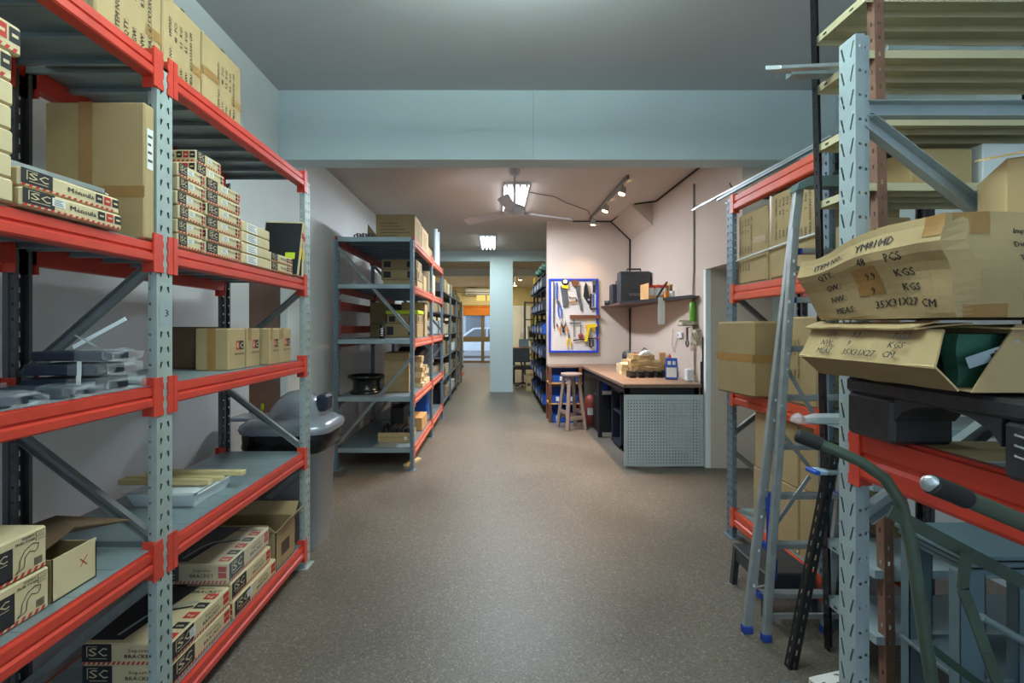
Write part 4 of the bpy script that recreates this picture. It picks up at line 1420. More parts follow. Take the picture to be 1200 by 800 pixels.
def on_face(mb, fnc, lo, hi, txt, c0, e0, h, m='ink', wid=None, skew=0.0, ax='x', lift=0.0014):
    """lettering laid on the bent face: c along the face, e up, as fractions"""
    vs, fs, w = text_geo(txt)
    d = hi - lo
    W = d.y if ax == 'x' else d.x
    ky = h / 0.72
    kx = ky if wid is None else wid / w
    q = []
    for x, y in vs:
        if ax == 'x':
            c, e = c0 - x * kx / W, e0 + (y * ky + skew * x * kx) / d.z
            p = V((lo.x, lo.y + c * d.y, lo.z + e * d.z))
            r = fnc(p, 0, c, e)
            q.append(r + V((-lift, -lift * 0.3, 0)))
        else:
            c, e = c0 + x * kx / W, e0 + (y * ky + skew * x * kx) / d.z
            p = V((lo.x + c * d.x, lo.y, lo.z + e * d.z))
            r = fnc(p, c, 0, e)
            q.append(r + V((0, -lift, 0)))
    mb.add(q, fs, m)
    mb.add([p + (V((-0.0001, -0.055 * h, 0)) if ax == 'x' else V((0.055 * h, -0.0001, 0))) for p in q], fs, m)


for k, (s1, s2, s3) in enumerate(SH):
    e = 0.80 - 0.165 * k
    on_face(b, crush1, lo, hi, s1, 0.86 - 0.02 * k, e, 0.017)
    on_face(b, crush1, lo, hi, s2, 0.52 - 0.01 * k, e, 0.018)
    if s3:
        on_face(b, crush1, lo, hi, s3, (0.34 - 0.015 * k) if k < 4 else 0.185, e, 0.018)
for k, s in enumerate(('Imp:', 'Dir:', 'Tel:', 'Ext:', 'R.U.C.', 'IND.')):
    on_face(b, crush1, lo, hi, s, 0.205, 0.80 - 0.115 * k, 0.010, ax='y')
b.build('box_body', t)
for (c0, c1, e0, e1, a) in ((0.10, 0.0, 0.80, 1.0, 'x'), (0.02, 0.16, 0.0, 0.16, 'y'), (0.02, 0.14, 0.80, 1.0, 'y'), (0.58, 0.40, 0.30, 0.62, 'x')):
    g = []
    for j in range(5):
        for i in range(5):
            c, e = c0 + (c1 - c0) * i / 4, e0 + (e1 - e0) * j / 4
            if a == 'x':
                g.append(crush1(V((lo.x, lo.y + c * (hi.y - lo.y), lo.z + e * (hi.z - lo.z))), 0, c, e) + V((-0.001, 0, 0)))
            else:
                g.append(crush1(V((lo.x + c * (hi.x - lo.x), lo.y, lo.z + e * (hi.z - lo.z))), c, 0, e) + V((0, -0.001, 0)))
    MB().add(g, [(j * 5 + i, j * 5 + i + 1, j * 5 + i + 6, j * 5 + i + 5) for j in range(4) for i in range(4)], 'tape').build('tape', t)

# torn carton under it, built of its panels
t = thing('torn_carton', 'torn carton with a split corner showing green inside, on the black pallet', 'box', (1.18, 1.15, 1.268))


def sheet(pts, nu, nv, m, mb, amp=0.005, thick=0.004, seed=0.0):
    """bilinear cardboard panel with small dents; pts = bl, br, tr, tl"""
    A, B, C_, D = [V(p) for p in pts]
    nrm = (B - A).cross(D - A).normalized()
    g = []
    for j in range(nv + 1):
        for i in range(nu + 1):
            u, v = i / nu, j / nv
            p = A * (1 - u) * (1 - v) + B * u * (1 - v) + C_ * u * v + D * (1 - u) * v
            g.append(p + nrm * (_nz.noise(p * 11 + V((seed, 0, 0))) * amp))
    fs = [(j * (nu + 1) + i, j * (nu + 1) + i + 1, (j + 1) * (nu + 1) + i + 1, (j + 1) * (nu + 1) + i) for j in range(nv) for i in range(nu)]
    mb.add(g, fs, m)
    mb.add([p - nrm * thick for p in g], [f[::-1] for f in fs], m)
    bd = [i for i in range(nu + 1)] + [j * (nu + 1) + nu for j in range(1, nv + 1)] + [nv * (nu + 1) + i for i in range(nu - 1, -1, -1)] + [j * (nu + 1) for j in range(nv - 1, 0, -1)]
    n = len(bd)
    mb.add([g[i] for i in bd] + [g[i] - nrm * thick for i in bd], [(i, (i + 1) % n, n + (i + 1) % n, n + i) for i in range(n)], 'kraft_edge')
    return nrm


b = MB()
zb, zt = 1.268, 1.408
# aisle side: upper tilted text panel and lower undercut panel
TP = [(0.868, 1.372, 1.318), (0.880, 0.962, 1.318), (0.925, 0.985, 1.395), (0.905, 1.36, 1.392)]
sheet(TP, 12, 4, 'carton', b, 0.006)
sheet([(0.925, 1.36, 1.270), (0.925, 0.955, 1.270), (0.881, 0.962, 1.317), (0.869, 1.372, 1.317)], 10, 3, 'carton_dark', b, 0.006)
sheet([(0.895, 1.365, 1.396), (0.90, 1.02, 1.398), (1.02, 1.02, 1.408), (1.02, 1.365, 1.405)], 8, 3, 'carton', b, 0.004)
# camera side: front panel with its torn slanting edge, folded up
sheet([(0.945, 0.945, 1.270), (1.50, 0.945, 1.270), (1.50, 0.975, 1.405), (1.055, 0.965, 1.405)], 12, 4, 'carton', b, 0.006)
sheet([(1.02, 0.945, 1.400), (1.50, 0.945, 1.404), (1.50, 1.365, 1.408), (1.02, 1.365, 1.406)], 6, 6, 'carton', b, 0.003)
sheet([(0.93, 1.365, 1.270), (1.50, 1.365, 1.270), (1.50, 0.945, 1.270), (0.945, 0.95, 1.270)], 6, 4, 'carton_dark', b, 0.001)
sheet([(1.50, 1.365, 1.27), (0.925, 1.365, 1.27), (0.915, 1.365, 1.39), (1.50, 1.365, 1.405)], 6, 3, 'carton_dark', b, 0.002)
TF = Fr(TP[0], V(TP[1]) - V(TP[0]), V(TP[3]) - V(TP[0]))
for k, (s1, s2, s3) in enumerate((('GW:', '9.9', 'KGS'), ('NW:', '9', 'KGS'), ('MEAS:', '35X31X27', 'CM'))):
    b.text(TF, 0.075, 0.060 - 0.024 * k, s1, 0.015, 'ink', None, 0.008)
    b.text(TF, 0.165, 0.060 - 0.024 * k, s2, 0.016, 'ink', None, 0.008)
    b.text(TF, 0.285, 0.060 - 0.024 * k, s3, 0.016, 'ink', None, 0.008)
b.build('box_body', t)
fl = MB()
sheet([(0.885, 1.365, 1.398), (0.895, 1.03, 1.400), (0.93, 1.0, 1.412), (0.93, 1.365, 1.412)], 10, 2, 'carton', fl, 0.007)
fl.build('flap', t)
for k in range(4):
    bend((0.965 + 0.03 * k, 1.0 + 0.035 * k, 1.276), (1.15 + 0.02 * k, 1.03 + 0.035 * k, 1.385 - 0.012 * (k % 2)), (8, 2, 5), lambda p, a, c, e: p + V((_nz.noise(p * 18) * 0.012, _nz.noise(p * 15) * 0.010, 0)), ('green_cloth', 'green_dark')[k % 2], MB()).build('green_contents', t)
c = MB()
f = Fr((0.965, 0.972, 1.315), (0.90, -0.1, 0.34), (-0.34, 0.0, 0.90))
c.rect(f, 0.0, 0.0, 0.105, 0.024, 'grey_shelf', 0)
c.rect(f, 0.045, 0.008, 0.075, 0.015, 'black', 0.001)
c.rect(f, 0.055, 0.012, 0.068, 0.019, 'black', 0.001)
c.build('inner_label', t)

# lidded carton standing on the crushed one
t = thing('open_carton', 'opened carton with a lifted flap, standing on the crushed carton', 'box', (1.445, 1.15, 1.632), None, -0.6)
lo, hi = V((1.265, 1.025, 1.632)), V((1.625, 1.275, 1.805))
b = MB().box(lo, hi, 'carton', 0.004)
fr, w, h = face(lo, hi, '-y')
for k, s in enumerate(('ITEM NO.:', 'QTY:', 'GW.:', 'NW.:')):
    b.text(fr, 0.058 - 0.003 * k, h - 0.058 - 0.026 * k, s, 0.014, 'ink')
b.build('box_body', t)
f = MB()
sheet([(1.235, 1.005, 1.808), (1.62, 1.005, 1.835), (1.62, 1.15, 1.870), (1.235, 1.15, 1.842)][::1], 5, 5, 'carton', f, 0.003, 0.005)
f.build('flap', t)

# black plastic pallet with stretch film scuffs
t = thing('plastic_pallet', 'scuffed black plastic pallet with arched feet lying on the red beam', 'pallet', (1.35, 0.8, 1.1055))
PX0, PX1, PY0, PY1 = 0.985, 1.72, 0.22, 1.345
pz = 1.106
b = MB().box((PX0, PY0, pz + 0.115), (PX1, PY1, pz + 0.155), 'black_plastic', 0.008)
b.build('pallet_deck', t)
for y0, y1 in ((1.185, 1.345), (0.78, 0.935), (0.22, 0.38)):
    for x0, x1 in ((PX0 + 0.002, PX0 + 0.16), (PX1 - 0.16, PX1 - 0.002)):
        b = MB()
        b.box((x0, y0 + 0.002, pz), (x1, y1 - 0.002, pz + 0.115), 'black_plastic', 0.010)
        for s, yy in ((-1, y0), (1, y1)):        # the arch that springs from each foot
            if (s > 0 and y1 > 1.3) or (s < 0 and y0 < 0.3):
                continue
            arc = [(x0 + 0.004, yy, pz + 0.06), (x0 + 0.004, yy + s * 0.02, pz + 0.085), (x0 + 0.004, yy + s * 0.06, pz + 0.105), (x0 + 0.004, yy + s * 0.12, pz + 0.115), (x0 + 0.004, yy, pz + 0.115)]
            b.prism(arc, (x1 - x0 - 0.008, 0, 0), 'black_plastic')
        o = b.build('foot_block', t)
        if x0 < 1.0 and y0 == 0.78:
            for k in range(3):
                MB().tube([(x0 - 0.001, y1 - 0.03, pz + 0.05 + 0.02 * k), (x0 - 0.006, y1 - 0.035, pz + 0.05 + 0.02 * k), (x0 - 0.006, y1 - 0.05, pz + 0.048 + 0.02 * k)], 0.0025, 'steel', 6).build('staple', o)

# ---- green tubular trolley
t = thing('tube_trolley', 'green tubular steel trolley frame with black grips, in front of the pale upright', 'trolley', (1.05, 1.05, 0))
H1 = [V((0.765, 1.17, 1.125)), V((0.81, 1.15, 1.108)), V((0.864, 1.13, 1.082)), V((0.913, 1.12, 1.046)), V((0.943, 1.11, 0.993)), V((0.959, 1.10, 0.895)), V((0.982, 1.10, 0.738)), V((1.006, 1.10, 0.581)), V((1.05, 1.09, 0.30)), V((1.09, 1.08, 0.016))]
MB().tube(H1, 0.0130, 'green_paint', 14).build('frame_tube', t)
o = MB().tube([V((0.747, 1.178, 1.132)), V((0.79, 1.159, 1.116))], 0.0165, 'rubber', 16).build('grip', t)
MB().lathe((0.747, 1.178, 1.132), [(0.016, 0), (0.014, 0.004), (0.0, 0.006)], 'rubber', 16, (-0.9, 0.3, 0.3)).build('end_cap', o)
H2 = [V((0.680, 0.745, 1.155)), V((0.715, 0.748, 1.141)), V((0.83, 0.755, 1.093)), V((0.93, 0.76, 1.05)), V((0.975, 0.765, 1.02)), V((0.995, 0.77, 0.95)), V((1.0, 0.78, 0.5)), V((1.0, 0.79, 0.016))]
MB().tube(H2[1:], 0.0135, 'green_paint', 14).build('frame_tube', t)
o = MB().tube(H2[:2] + [V((0.738, 0.749, 1.131))], 0.0155, 'rubber', 16).build('grip', t)
MB().lathe(H2[0], [(0.0135, -0.003), (0.0135, 0.003), (0.010, 0.006), (0.0, 0.0065)], 'steel', 18, (-0.62, -0.70, -0.12)).build('end_cap', o)
MB().bar((0.909, 1.10, 0.975), (1.40, 1.10, 0.715), 0.030, 0.005, 'green_paint', (0, 1, 0)).build('cross_strap', t)
pts = [(1.066, 1.08, 0.889), (1.057, 1.08, 0.808), (1.08, 1.08, 0.75), (1.10, 1.07, 0.673), (1.128, 1.07, 0.596), (1.14, 1.06, 0.40), (1.165, 1.06, 0.20), (1.175, 1.06, 0.015)]
w = MB()
for a, c in zip(pts, pts[1:]):
    w.bar(a, c, 0.024, 0.005, 'green_paint', (0, 1, 0))
w.build('bent_strap', t)
MB().bar((1.0, 1.10, 0.665), (1.40, 1.08, 0.36), 0.018, 0.006, 'green_dark', (0, 1, 0)).build('stay', t)
MB().tube([(1.40, 1.10, 0.72), (1.42, 1.09, 0.45), (1.44, 1.08, 0.016)], 0.0155, 'green_dark', 12).build('frame_tube', t)
MB().bar((1.09, 1.08, 0.02), (1.44, 1.08, 0.02), 0.03, 0.008, 'green_dark').build('foot_bar', t)
MB().bar((1.0, 0.79, 0.02), (1.09, 1.08, 0.02), 0.03, 0.008, 'green_dark').build('foot_bar', t)

# ---- blue-grey sheet-metal stands and shelves stored below the heavy rack
t = thing('sheet_metal_stand', 'blue-grey sheet-metal stand with stacked flat tops under the red beam', 'metal stand', (1.70, 1.56, 0))
for k, z in enumerate((0.690, 0.668, 0.646)):
    MB().box((1.42 + 0.012 * k, 1.45, z), (2.0, 1.70, z + 0.016), 'sheet_blue', 0.003).build('top_sheet', t)
for x0, x1, y, ra in ((1.42, 1.50, 1.46, 0), (1.60, 1.70, 1.46, 0), (1.84, 1.95, 1.46, 0), (1.44, 1.52, 1.66, 0)):
    b = MB().box((x0, y, 0), (x1, y + 0.003, 0.646), 'sheet_blue')
    b.box((x0, y, 0), (x0 + 0.003, y + 0.035, 0.646), 'sheet_blue')
    b.box((x1 - 0.003, y, 0), (x1, y + 0.035, 0.646), 'sheet_blue')
    b.build('leg', t)
MB().box((1.43, 1.47, 0.30), (1.95, 1.69, 0.315), 'galv_dark', 0.003).build('shelf', t)
b = MB().tube([(1.46, 1.435, 0.53), (1.60, 1.435, 0.45), (1.78, 1.435, 0.36)], 0.012, 'galv', 10)
tag(b.build('steel_tube'), 'thin grey tube leaning across the sheet-metal stand', 'tube')
# floor clutter
for k, (lo, hi, yaw, lab) in enumerate((((1.175, 1.70, 0.0), (1.32, 1.80, 0.10), 0.25, 'taped white bundle with red marks, standing by the upright foot'), ((0.98, 1.56, 0.0), (1.22, 1.64, 0.055), 0.12, 'long white taped bundle with red marks, lying at the bottom of the picture'))):
    t = thing('taped_bundle', lab, 'bundle', ((lo[0] + hi[0]) / 2, (lo[1] + hi[1]) / 2, 0), 'white taped bundles on the floor', yaw)
    MB().box(lo, hi, 'print_tape', 0.006).build('wrapping', t)
    q = MB()
    rr_ = random.Random(k)
    for f in ('-y', '-x', '+z'):
        fr, w, h = face(lo, hi, f)
        for j in range(9):
            u, v = rr_.uniform(0.01, w - 0.03), rr_.uniform(0.008, h - 0.014)
            q.rect(fr, u, v, u + rr_.uniform(0.008, 0.022), v + 0.004, rr_.choice(['ink_red', 'ink']), 0.001)
    q.build('tape_print', t)
b = MB().add([(1.10, 1.83, 0.001), (1.20, 1.80, 0.001), (1.22, 1.86, 0.001), (1.13, 1.89, 0.001)], [(0, 1, 2, 3)], 'teal_grey')
b.prism([(1.10, 1.83, 0.001), (1.20, 1.80, 0.001), (1.22, 1.86, 0.001), (1.13, 1.89, 0.001)], (0, 0, 0.003), 'teal_grey')
tag(b.build('scrap_sheet'), 'flat grey-green scrap lying on the floor beside the perforated angle', 'scrap')

# ================================================================ MIDDLE RACK CONTENTS
DKM = 0.075 * 0.56 + 0.0035
M1, M2, M3, M4, M5 = [z + DKM for z in MZ]


def lines_art(n=5):
    def fn(mb, fr, w, h):
        for k in range(n):
            mb.rect(fr, w * 0.12, h * (0.25 + 0.11 * k), w * (0.55 + 0.1 * ((k * 7) % 4)), h * (0.25 + 0.11 * k) + 0.006, 'ink_soft')
    return fn


def column_art(mb, fr, w, h):
    for k in range(4):
        for j in range(5):
            mb.rect(fr, w * (0.2 + 0.15 * k), h * (0.2 + 0.13 * j), w * (0.2 + 0.15 * k) + 0.02, h * (0.2 + 0.13 * j) + 0.035, 'ink_soft')


def dark_ends(mb, fr, w, h):
    mb.rect(fr, w * 0.06, h * 0.2, w * 0.26, h * 0.8, 'ink')
    mb.rect(fr, w * 0.72, h * 0.2, w * 0.84, h * 0.8, 'ink')


G = 'cartons on top of the grey rack'
carton((-1.25, 5.02, M5), (-0.84, 5.45, M5 + 0.30), 'printed carton on top of the grey rack, nearest the front corner', G, 'carton_dark', prints=[('-y', lines_art()), ('+x', column_art)])
carton((-1.28, 5.50, M5), (-0.84, 6.02, M5 + 0.285), 'longer carton on top of the grey rack, behind the lined one', G, 'carton', prints=[('+x', column_art)])
carton((-1.30, 6.15, M5), (-0.86, 6.55, M5 + 0.16), 'flat carton on top of the grey rack, last in the row', G, 'carton_dark')
for k in range(2):
    tag(MB().tube([(-0.84, 6.75 + 0.22 * k, M5), (-0.84, 6.75 + 0.22 * k, M5 + 0.50)], 0.035, 'paint_teal', 14).build('white_tube'), ('nearer' if k == 0 else 'farther') + ' pale tube standing on the grey rack end', 'tube', 'pale tubes on the grey rack')
b = MB()
for k in range(7):
    x = -1.46 + 0.03 * k
    b.tube([(x, 4.95, M5 + 0.004), (x + 0.005, 4.95, M5 + 0.07 + 0.02 * (k % 2)), (x + 0.03, 4.96, M5 + 0.085), (x + 0.04, 4.97, M5 + 0.05)], 0.010, 'tool_grey', 8)
b.box((-1.48, 4.93, M5), (-1.22, 4.99, M5 + 0.02), 'tool_grey', 0.004)
tag(b.build('clamp_bundle'), 'bundle of small dark metal clamps on the grey rack top', 'clamps')
b = MB().prism([(-1.42, 5.3, M5), (-1.29, 5.3, M5), (-1.30, 5.3, M5 + 0.12), (-1.41, 5.3, M5 + 0.26)], (0, 0.02, 0), 'carton')
tag(b.build('card_offcut'), 'pale triangular board offcut standing on the grey rack top', 'board')

G = 'cartons on the upper shelf of the grey rack'
z = M4
carton((-1.24, 5.30, z), (-0.86, 5.70, z + 0.10), 'low plain carton under the dark-ended one, upper shelf of grey rack', G, 'carton')
carton((-1.26, 5.30, z + 0.102), (-0.86, 5.70, z + 0.22), 'dark-ended carton in the upper-shelf pile of the grey rack', G, 'carton_dark', prints=[('-y', dark_ends), ('+x', dark_ends)])
carton((-1.26, 5.31, z + 0.222), (-0.87, 5.69, z + 0.33), 'topmost dark-ended carton of the upper-shelf pile', G, 'carton_dark', prints=[('-y', dark_ends), ('+x', dark_ends)])
carton((-1.20, 5.78, z), (-0.86, 6.0, z + 0.20), 'plain carton behind the dark-ended pile on the upper shelf', G, 'carton')
carton((-1.20, 6.20, z), (-0.85, 6.80, z + 0.30), 'tall carton on the upper shelf beyond the middle upright', G, 'kraft')

G = 'things on the middle shelf of the grey rack'
z = M3
t = thing('spray_can', 'black spray can with white lettering on the middle shelf', 'can', (-1.14, 4.85, z), G)
MB().lathe((-1.14, 4.85, z), [(0.030, 0), (0.031, 0.004), (0.031, 0.125), (0.022, 0.14)], 'black_gloss', 20).build('can_body', t)
MB().lathe((-1.14, 4.85, z), [(0.020, 0.14), (0.020, 0.185), (0.008, 0.192)], 'black', 16).build('cap', t)
q = MB()
for k in range(4):
    q.box((-1.152, 4.8175, z + 0.03 + 0.022 * k), (-1.128, 4.8186, z + 0.042 + 0.022 * k), 'paper')
q.build('can_label', t)
carton((-1.22, 5.30, z), (-0.86, 5.72, z + 0.155), 'carton under the yellow-edged box on the middle shelf', G, 'carton_dark', prints=[('-y', dark_ends)])
carton((-1.20, 5.32, z + 0.157), (-0.86, 5.70, z + 0.26), 'dark-ended carton on the middle shelf, yellow lid on it', G, 'carton_dark', prints=[('-y', dark_ends), ('+x', dark_ends)])
tag(MB().box((-1.21, 5.30, z + 0.262), (-0.85, 5.70, z + 0.305), 'lime', 0.006).build('yellow_tray'), 'bright yellow-green flat tray on the cartons of the middle shelf', 'tray')
carton((-1.52, 5.82, z), (-1.32, 6.0, z + 0.42), 'tall plain carton at the wall side of the middle shelf', G, 'carton_dark', prints=[('-y', lines_art(2))])
carton((-1.14, 5.82, z), (-0.85, 6.02, z + 0.42), 'tall carton with a black label behind the yellow lid', G, 'carton', prints=[('-y', lambda mb, fr, w, h: mb.rect(fr, w * 0.2, h * 0.45, w * 0.7, h * 0.7, 'ink'))])
tag(MB().box((-1.30, 5.84, z), (-1.16, 6.0, z + 0.40), 'black', 0.01).build('black_case'), 'black upright case between the two tall cartons', 'case')

z = M2
t = thing('wheel_rim', 'black steel wheel rim lying flat on the lower shelf', 'wheel rim', (-1.34, 4.98, z))
MB().lathe((-1.34, 4.98, z), [(0.165, 0.0), (0.17, 0.012), (0.155, 0.03), (0.135, 0.045), (0.135, 0.12), (0.155, 0.15), (0.185, 0.165), (0.19, 0.185), (0.178, 0.185), (0.150, 0.16), (0.125, 0.12), (0.125, 0.03), (0.165, 0.0)], 'black_gloss', 36, caps=False).build('rim_barrel', t)
MB().lathe((-1.34, 4.98, z), [(0.126, 0.09), (0.08, 0.105), (0.06, 0.115), (0.03, 0.115), (0.03, 0.085), (0.126, 0.07)], 'black_gloss', 30, caps=False).build('rim_disc', t)
G = 'flat cartons piled on the lower shelf of the grey rack'
zz = z
for k in range(5):
    h = 0.082
    carton((-1.16 + 0.004 * (k % 2), 5.0, zz), (-0.90, 5.35, zz + h), 'flat brown carton, %s in the pile right of the wheel rim' % ORD[k], G, 'carton_dark', bev=0.003)
    zz += h + 0.001
zz = z
rr_ = random.Random(9)
n = 0
G2 = 'small loose boxes at the aisle edge of the lower shelf'
for col_, (y0, cnt) in enumerate(((5.40, 6), (5.62, 4), (5.80, 3))):
    zz = z
    for k in range(cnt):
        h = 0.05 + 0.008 * ((k + col_) % 3)
        carton((-1.12 + 0.02 * (k % 2), y0, zz), (-0.815 - 0.012 * ((k * 5) % 3), y0 + 0.17 - 0.01 * (k % 2), zz + h), 'small tan box, %s of the %s little pile behind the flat cartons' % (ORD[k], ('nearest, six-high', 'second, four-high', 'third, three-high')[col_]), G2, ('kraft', 'carton')[k % 2], bev=0.003)
        zz += h + 0.001
for k, (x, y, r, zb_, h, lab) in enumerate(((-1.10, 6.45, 0.20, z, 0.42, 'big navy barrel on the lower shelf beyond the middle upright'), (-1.12, 5.72, 0.0, z, 0, ''))):
    if r:
        t = thing('barrel', lab, 'barrel', (x, y, zb_))
        MB().lathe((x, y, zb_), [(r * 0.9, 0), (r, 0.03), (r, h * 0.3), (r * 1.03, h * 0.33), (r, h * 0.36), (r, h * 0.9), (r * 0.8, h)], 'navy', 24).build('barrel_body', t)
        MB().lathe((x + 0.06, y - 0.06, zb_ + h), [(0.03, 0), (0.03, 0.02), (0.0, 0.022)], 'black', 14).build('bung', t)
z = M1
t = thing('parts_tray', 'wide brown cardboard tray of small black parts on the bottom shelf', 'tray', (-1.02, 5.03, z))
b = MB()
for lo, hi in (((-1.20, 4.90, z), (-0.86, 5.20, z + 0.006)), ((-1.20, 4.90, z), (-0.86, 4.906, z + 0.10)), ((-1.20, 5.194, z), (-0.86, 5.20, z + 0.10)), ((-1.20, 4.90, z), (-1.194, 5.20, z + 0.10)), ((-0.866, 4.90, z), (-0.86, 5.20, z + 0.10))):
    b.box(lo, hi, 'carton')
b.box((-1.20, 4.897, z + 0.052), (-0.86, 4.90, z + 0.058), 'tape')
b.build('tray_body', t)
MB().box((-0.93, 4.895, z + 0.03), (-0.90, 4.8965, z + 0.06), 'foam').build('tray_label', t)
G = 'black parts in the cardboard tray'
for k in range(7):
    o = MB().box((-1.18 + 0.044 * k, 4.92, z + 0.008), (-1.145 + 0.044 * k, 5.17, z + 0.15 - 0.01 * (k % 2)), 'black', 0.006).build('black_bracket')
    tag(o, 'black part, %s from the wall side, standing in the brown tray' % ('first', 'second', 'third', 'fourth', 'fifth', 'sixth', 'seventh')[k], 'bracket', G)
carton((-0.98, 5.45, z), (-0.83, 5.85, z + 0.15), 'wooden-looking box behind the tray at the aisle edge, bottom shelf', None, 'wood_light')
tag(MB().box((-1.20, 5.50, z), (-1.05, 5.75, z + 0.26), 'black', 0.01).build('black_case'), 'dark upright case behind the brown tray, bottom shelf', 'case')
tag(MB().box((-1.15, 6.4, z), (-0.90, 6.8, z + 0.34), 'blue_bin', 0.02).build('blue_crate'), 'blue crate on the bottom shelf beyond the middle upright', 'crate')
tag(MB().bar((-0.90, 4.80, 0.011), (-0.80, 5.05, 0.011), 0.05, 0.02, 'wood_pale').build('wood_offcut'), 'pale timber offcut lying on the floor under the grey rack front', 'timber')

# ================================================================ BENCH CORNER
t = thing('workbench', 'workbench with worn wooden top and dark steel frame below the pegboard', 'workbench', (1.68, 6.0, 0))
BX0, BX1, BY0, BY1 = 1.29, 2.068, 4.78, 7.36
MB().box((BX0, BY0, 0.79), (BX1, BY1, 0.83), 'wood_bench', 0.006).build('worktop', t)
fr_ = MB()
fr_.box((BX0 + 0.02, BY0 + 0.02, 0.73), (BX0 + 0.06, BY1 - 0.02, 0.79), 'black')
fr_.box((BX1 - 0.06, BY0 + 0.02, 0.73), (BX1 - 0.02, BY1 - 0.02, 0.79), 'black')
fr_.box((BX0 + 0.02, BY0 + 0.02, 0.71), (BX1 - 0.02, BY0 + 0.06, 0.79), 'black')
fr_.build('bench_frame', t)
for x, y in ((BX0 + 0.02, BY0 + 0.02), (BX1 - 0.07, BY0 + 0.02), (BX0 + 0.02, 6.05), (BX0 + 0.02, BY1 - 0.07), (BX1 - 0.07, BY1 - 0.07)):
    MB().box((x, y, 0), (x + 0.05, y + 0.05, 0.79), 'black', 0.004).build('leg', t)
# perforated grey end panel: square holes on a regular grid
b = MB()
px0, px1, pz0, pz1 = BX0 - 0.005, BX1 + 0.005, 0.015, 0.725
p = 0.0295
n = int((pz1 - pz0 - 0.04) / p)
cols = [(0, 0.025, None)]
x = 0.025
while x + p < px1 - px0 - 0.02:
    cols.append((x, x + p, [(x + p * 0.33, p * 0.33), (x + p * 0.67, p * 0.33), (x + p * 0.67, p * 0.67), (x + p * 0.33, p * 0.67)]))
    x += p
cols.append((x, px1 - px0, None))
Y = BY0 - 0.03
b.strip((px0, Y, pz0 + 0.02), (1, 0, 0), (0, 0, 1), cols, p, n, 'peg_grey')
b.box((px0, Y, pz0), (px1, Y + 0.012, pz0 + 0.02), 'peg_grey')
b.box((px0, Y, pz0 + 0.02 + n * p), (px1, Y + 0.012, pz1), 'peg_grey')
b.box((px0, Y + 0.0005, pz0), (px0 + 0.012, Y + 0.012, pz1), 'peg_grey')
b.box((px1 - 0.012, Y + 0.0005, pz0), (px1, Y + 0.012, pz1), 'peg_grey')
o = b.build('perforated_panel')
tag(o, 'grey perforated sheet-metal panel leaning on the end of the workbench', 'panel')

BT = 0.8305
# cardboard pile on the bench
t = thing('cardboard_pile', 'heap of crumpled brown packing paper and card on the workbench', 'cardboard', (1.78, 5.9, BT))
for k, (lo, hi, yaw) in enumerate((((1.60, 5.60, 0), (1.98, 6.10, 0.10), 0.05), ((1.62, 5.66, 0.10), (1.98, 6.08, 0.17), -0.1), ((1.66, 5.75, 0.17), (1.92, 6.02, 0.23), 0.1), ((1.52, 5.72, 0), (1.60, 5.98, 0.13), 0.2))):
    b = bend((lo[0], lo[1], BT + 0.002 + lo[2]), (hi[0], hi[1], BT + hi[2]), (8, 8, 3), lambda p, a, c, e: p + V((_nz.noise(p * 14) * 0.02, _nz.noise(p * 14 + V((5, 0, 0))) * 0.02, max(-0.001 if p.z < BT + 0.01 else -0.03, _nz.noise(p * 10 + V((0, 7, 0))) * 0.03))), ('carton_dark', 'carton', 'carton', 'kraft')[k], MB())
    b.build('crumpled_sheet', t)
sw = MB().tube([(1.72, 5.70, BT + 0.23), (1.76, 5.72, BT + 0.25), (1.84, 5.75, BT + 0.265), (1.90, 5.78, BT + 0.245)], 0.028, 'foam', 10, radii=[0.012, 0.028, 0.028, 0.012])
sw.build('white_sheet', t)
G = 'square black tube ends in front of the cardboard'
for k in range(5):
    x = 1.545 + 0.105 * k
    q = MB()
    s, tt, L = 0.033, 0.008, 0.16
    y0 = 5.34 + 0.01 * k
    for lo, hi in (((x - s, y0, BT), (x + s, y0 + L, BT + tt)), ((x - s, y0, BT + 2 * s - tt), (x + s, y0 + L, BT + 2 * s)), ((x - s, y0, BT), (x - s + tt, y0 + L, BT + 2 * s)), ((x + s - tt, y0, BT), (x + s, y0 + L, BT + 2 * s))):
        q.box(lo, hi, 'black')
    tag(q.build('square_tube'), 'black square tube end, %s in the row on the workbench' % ('first from the aisle', 'second from the aisle', 'middle one', 'second from the wall side', 'last towards the wall')[k], 'steel tube', G)
# bench grinder
t = thing('bench_grinder', 'bench grinder with blue guard and red motor at the bench wall', 'grinder', (1.96, 6.45, BT))
b = MB().lathe((1.84, 6.45, BT + 0.15), [(0.05, 0), (0.075, 0.02), (0.075, 0.16), (0.05, 0.19)], 'red_dark', 20, (1, 0, 0))
b.build('motor', t)
MB().lathe((1.76, 6.45, BT + 0.15), [(0.10, 0), (0.105, 0.02), (0.105, 0.055), (0.06, 0.07)], 'teal_grey', 20, (1, 0, 0)).build('wheel_guard', t)
MB().lathe((1.735, 6.45, BT + 0.15), [(0.03, 0), (0.085, 0.003), (0.085, 0.02)], 'navy', 20, (1, 0, 0)).build('grinding_wheel', t)
MB().box((1.84, 6.38, BT), (2.02, 6.52, BT + 0.09), 'tool_grey', 0.01).build('stand', t)
MB().tube([(2.02, 6.44, BT + 0.16), (2.05, 6.42, BT + 0.26), (2.0, 6.40, BT + 0.29), (1.96, 6.41, BT + 0.24), (2.02, 6.42, BT + 0.12)], 0.007, 'black', 8).build('cord', t)
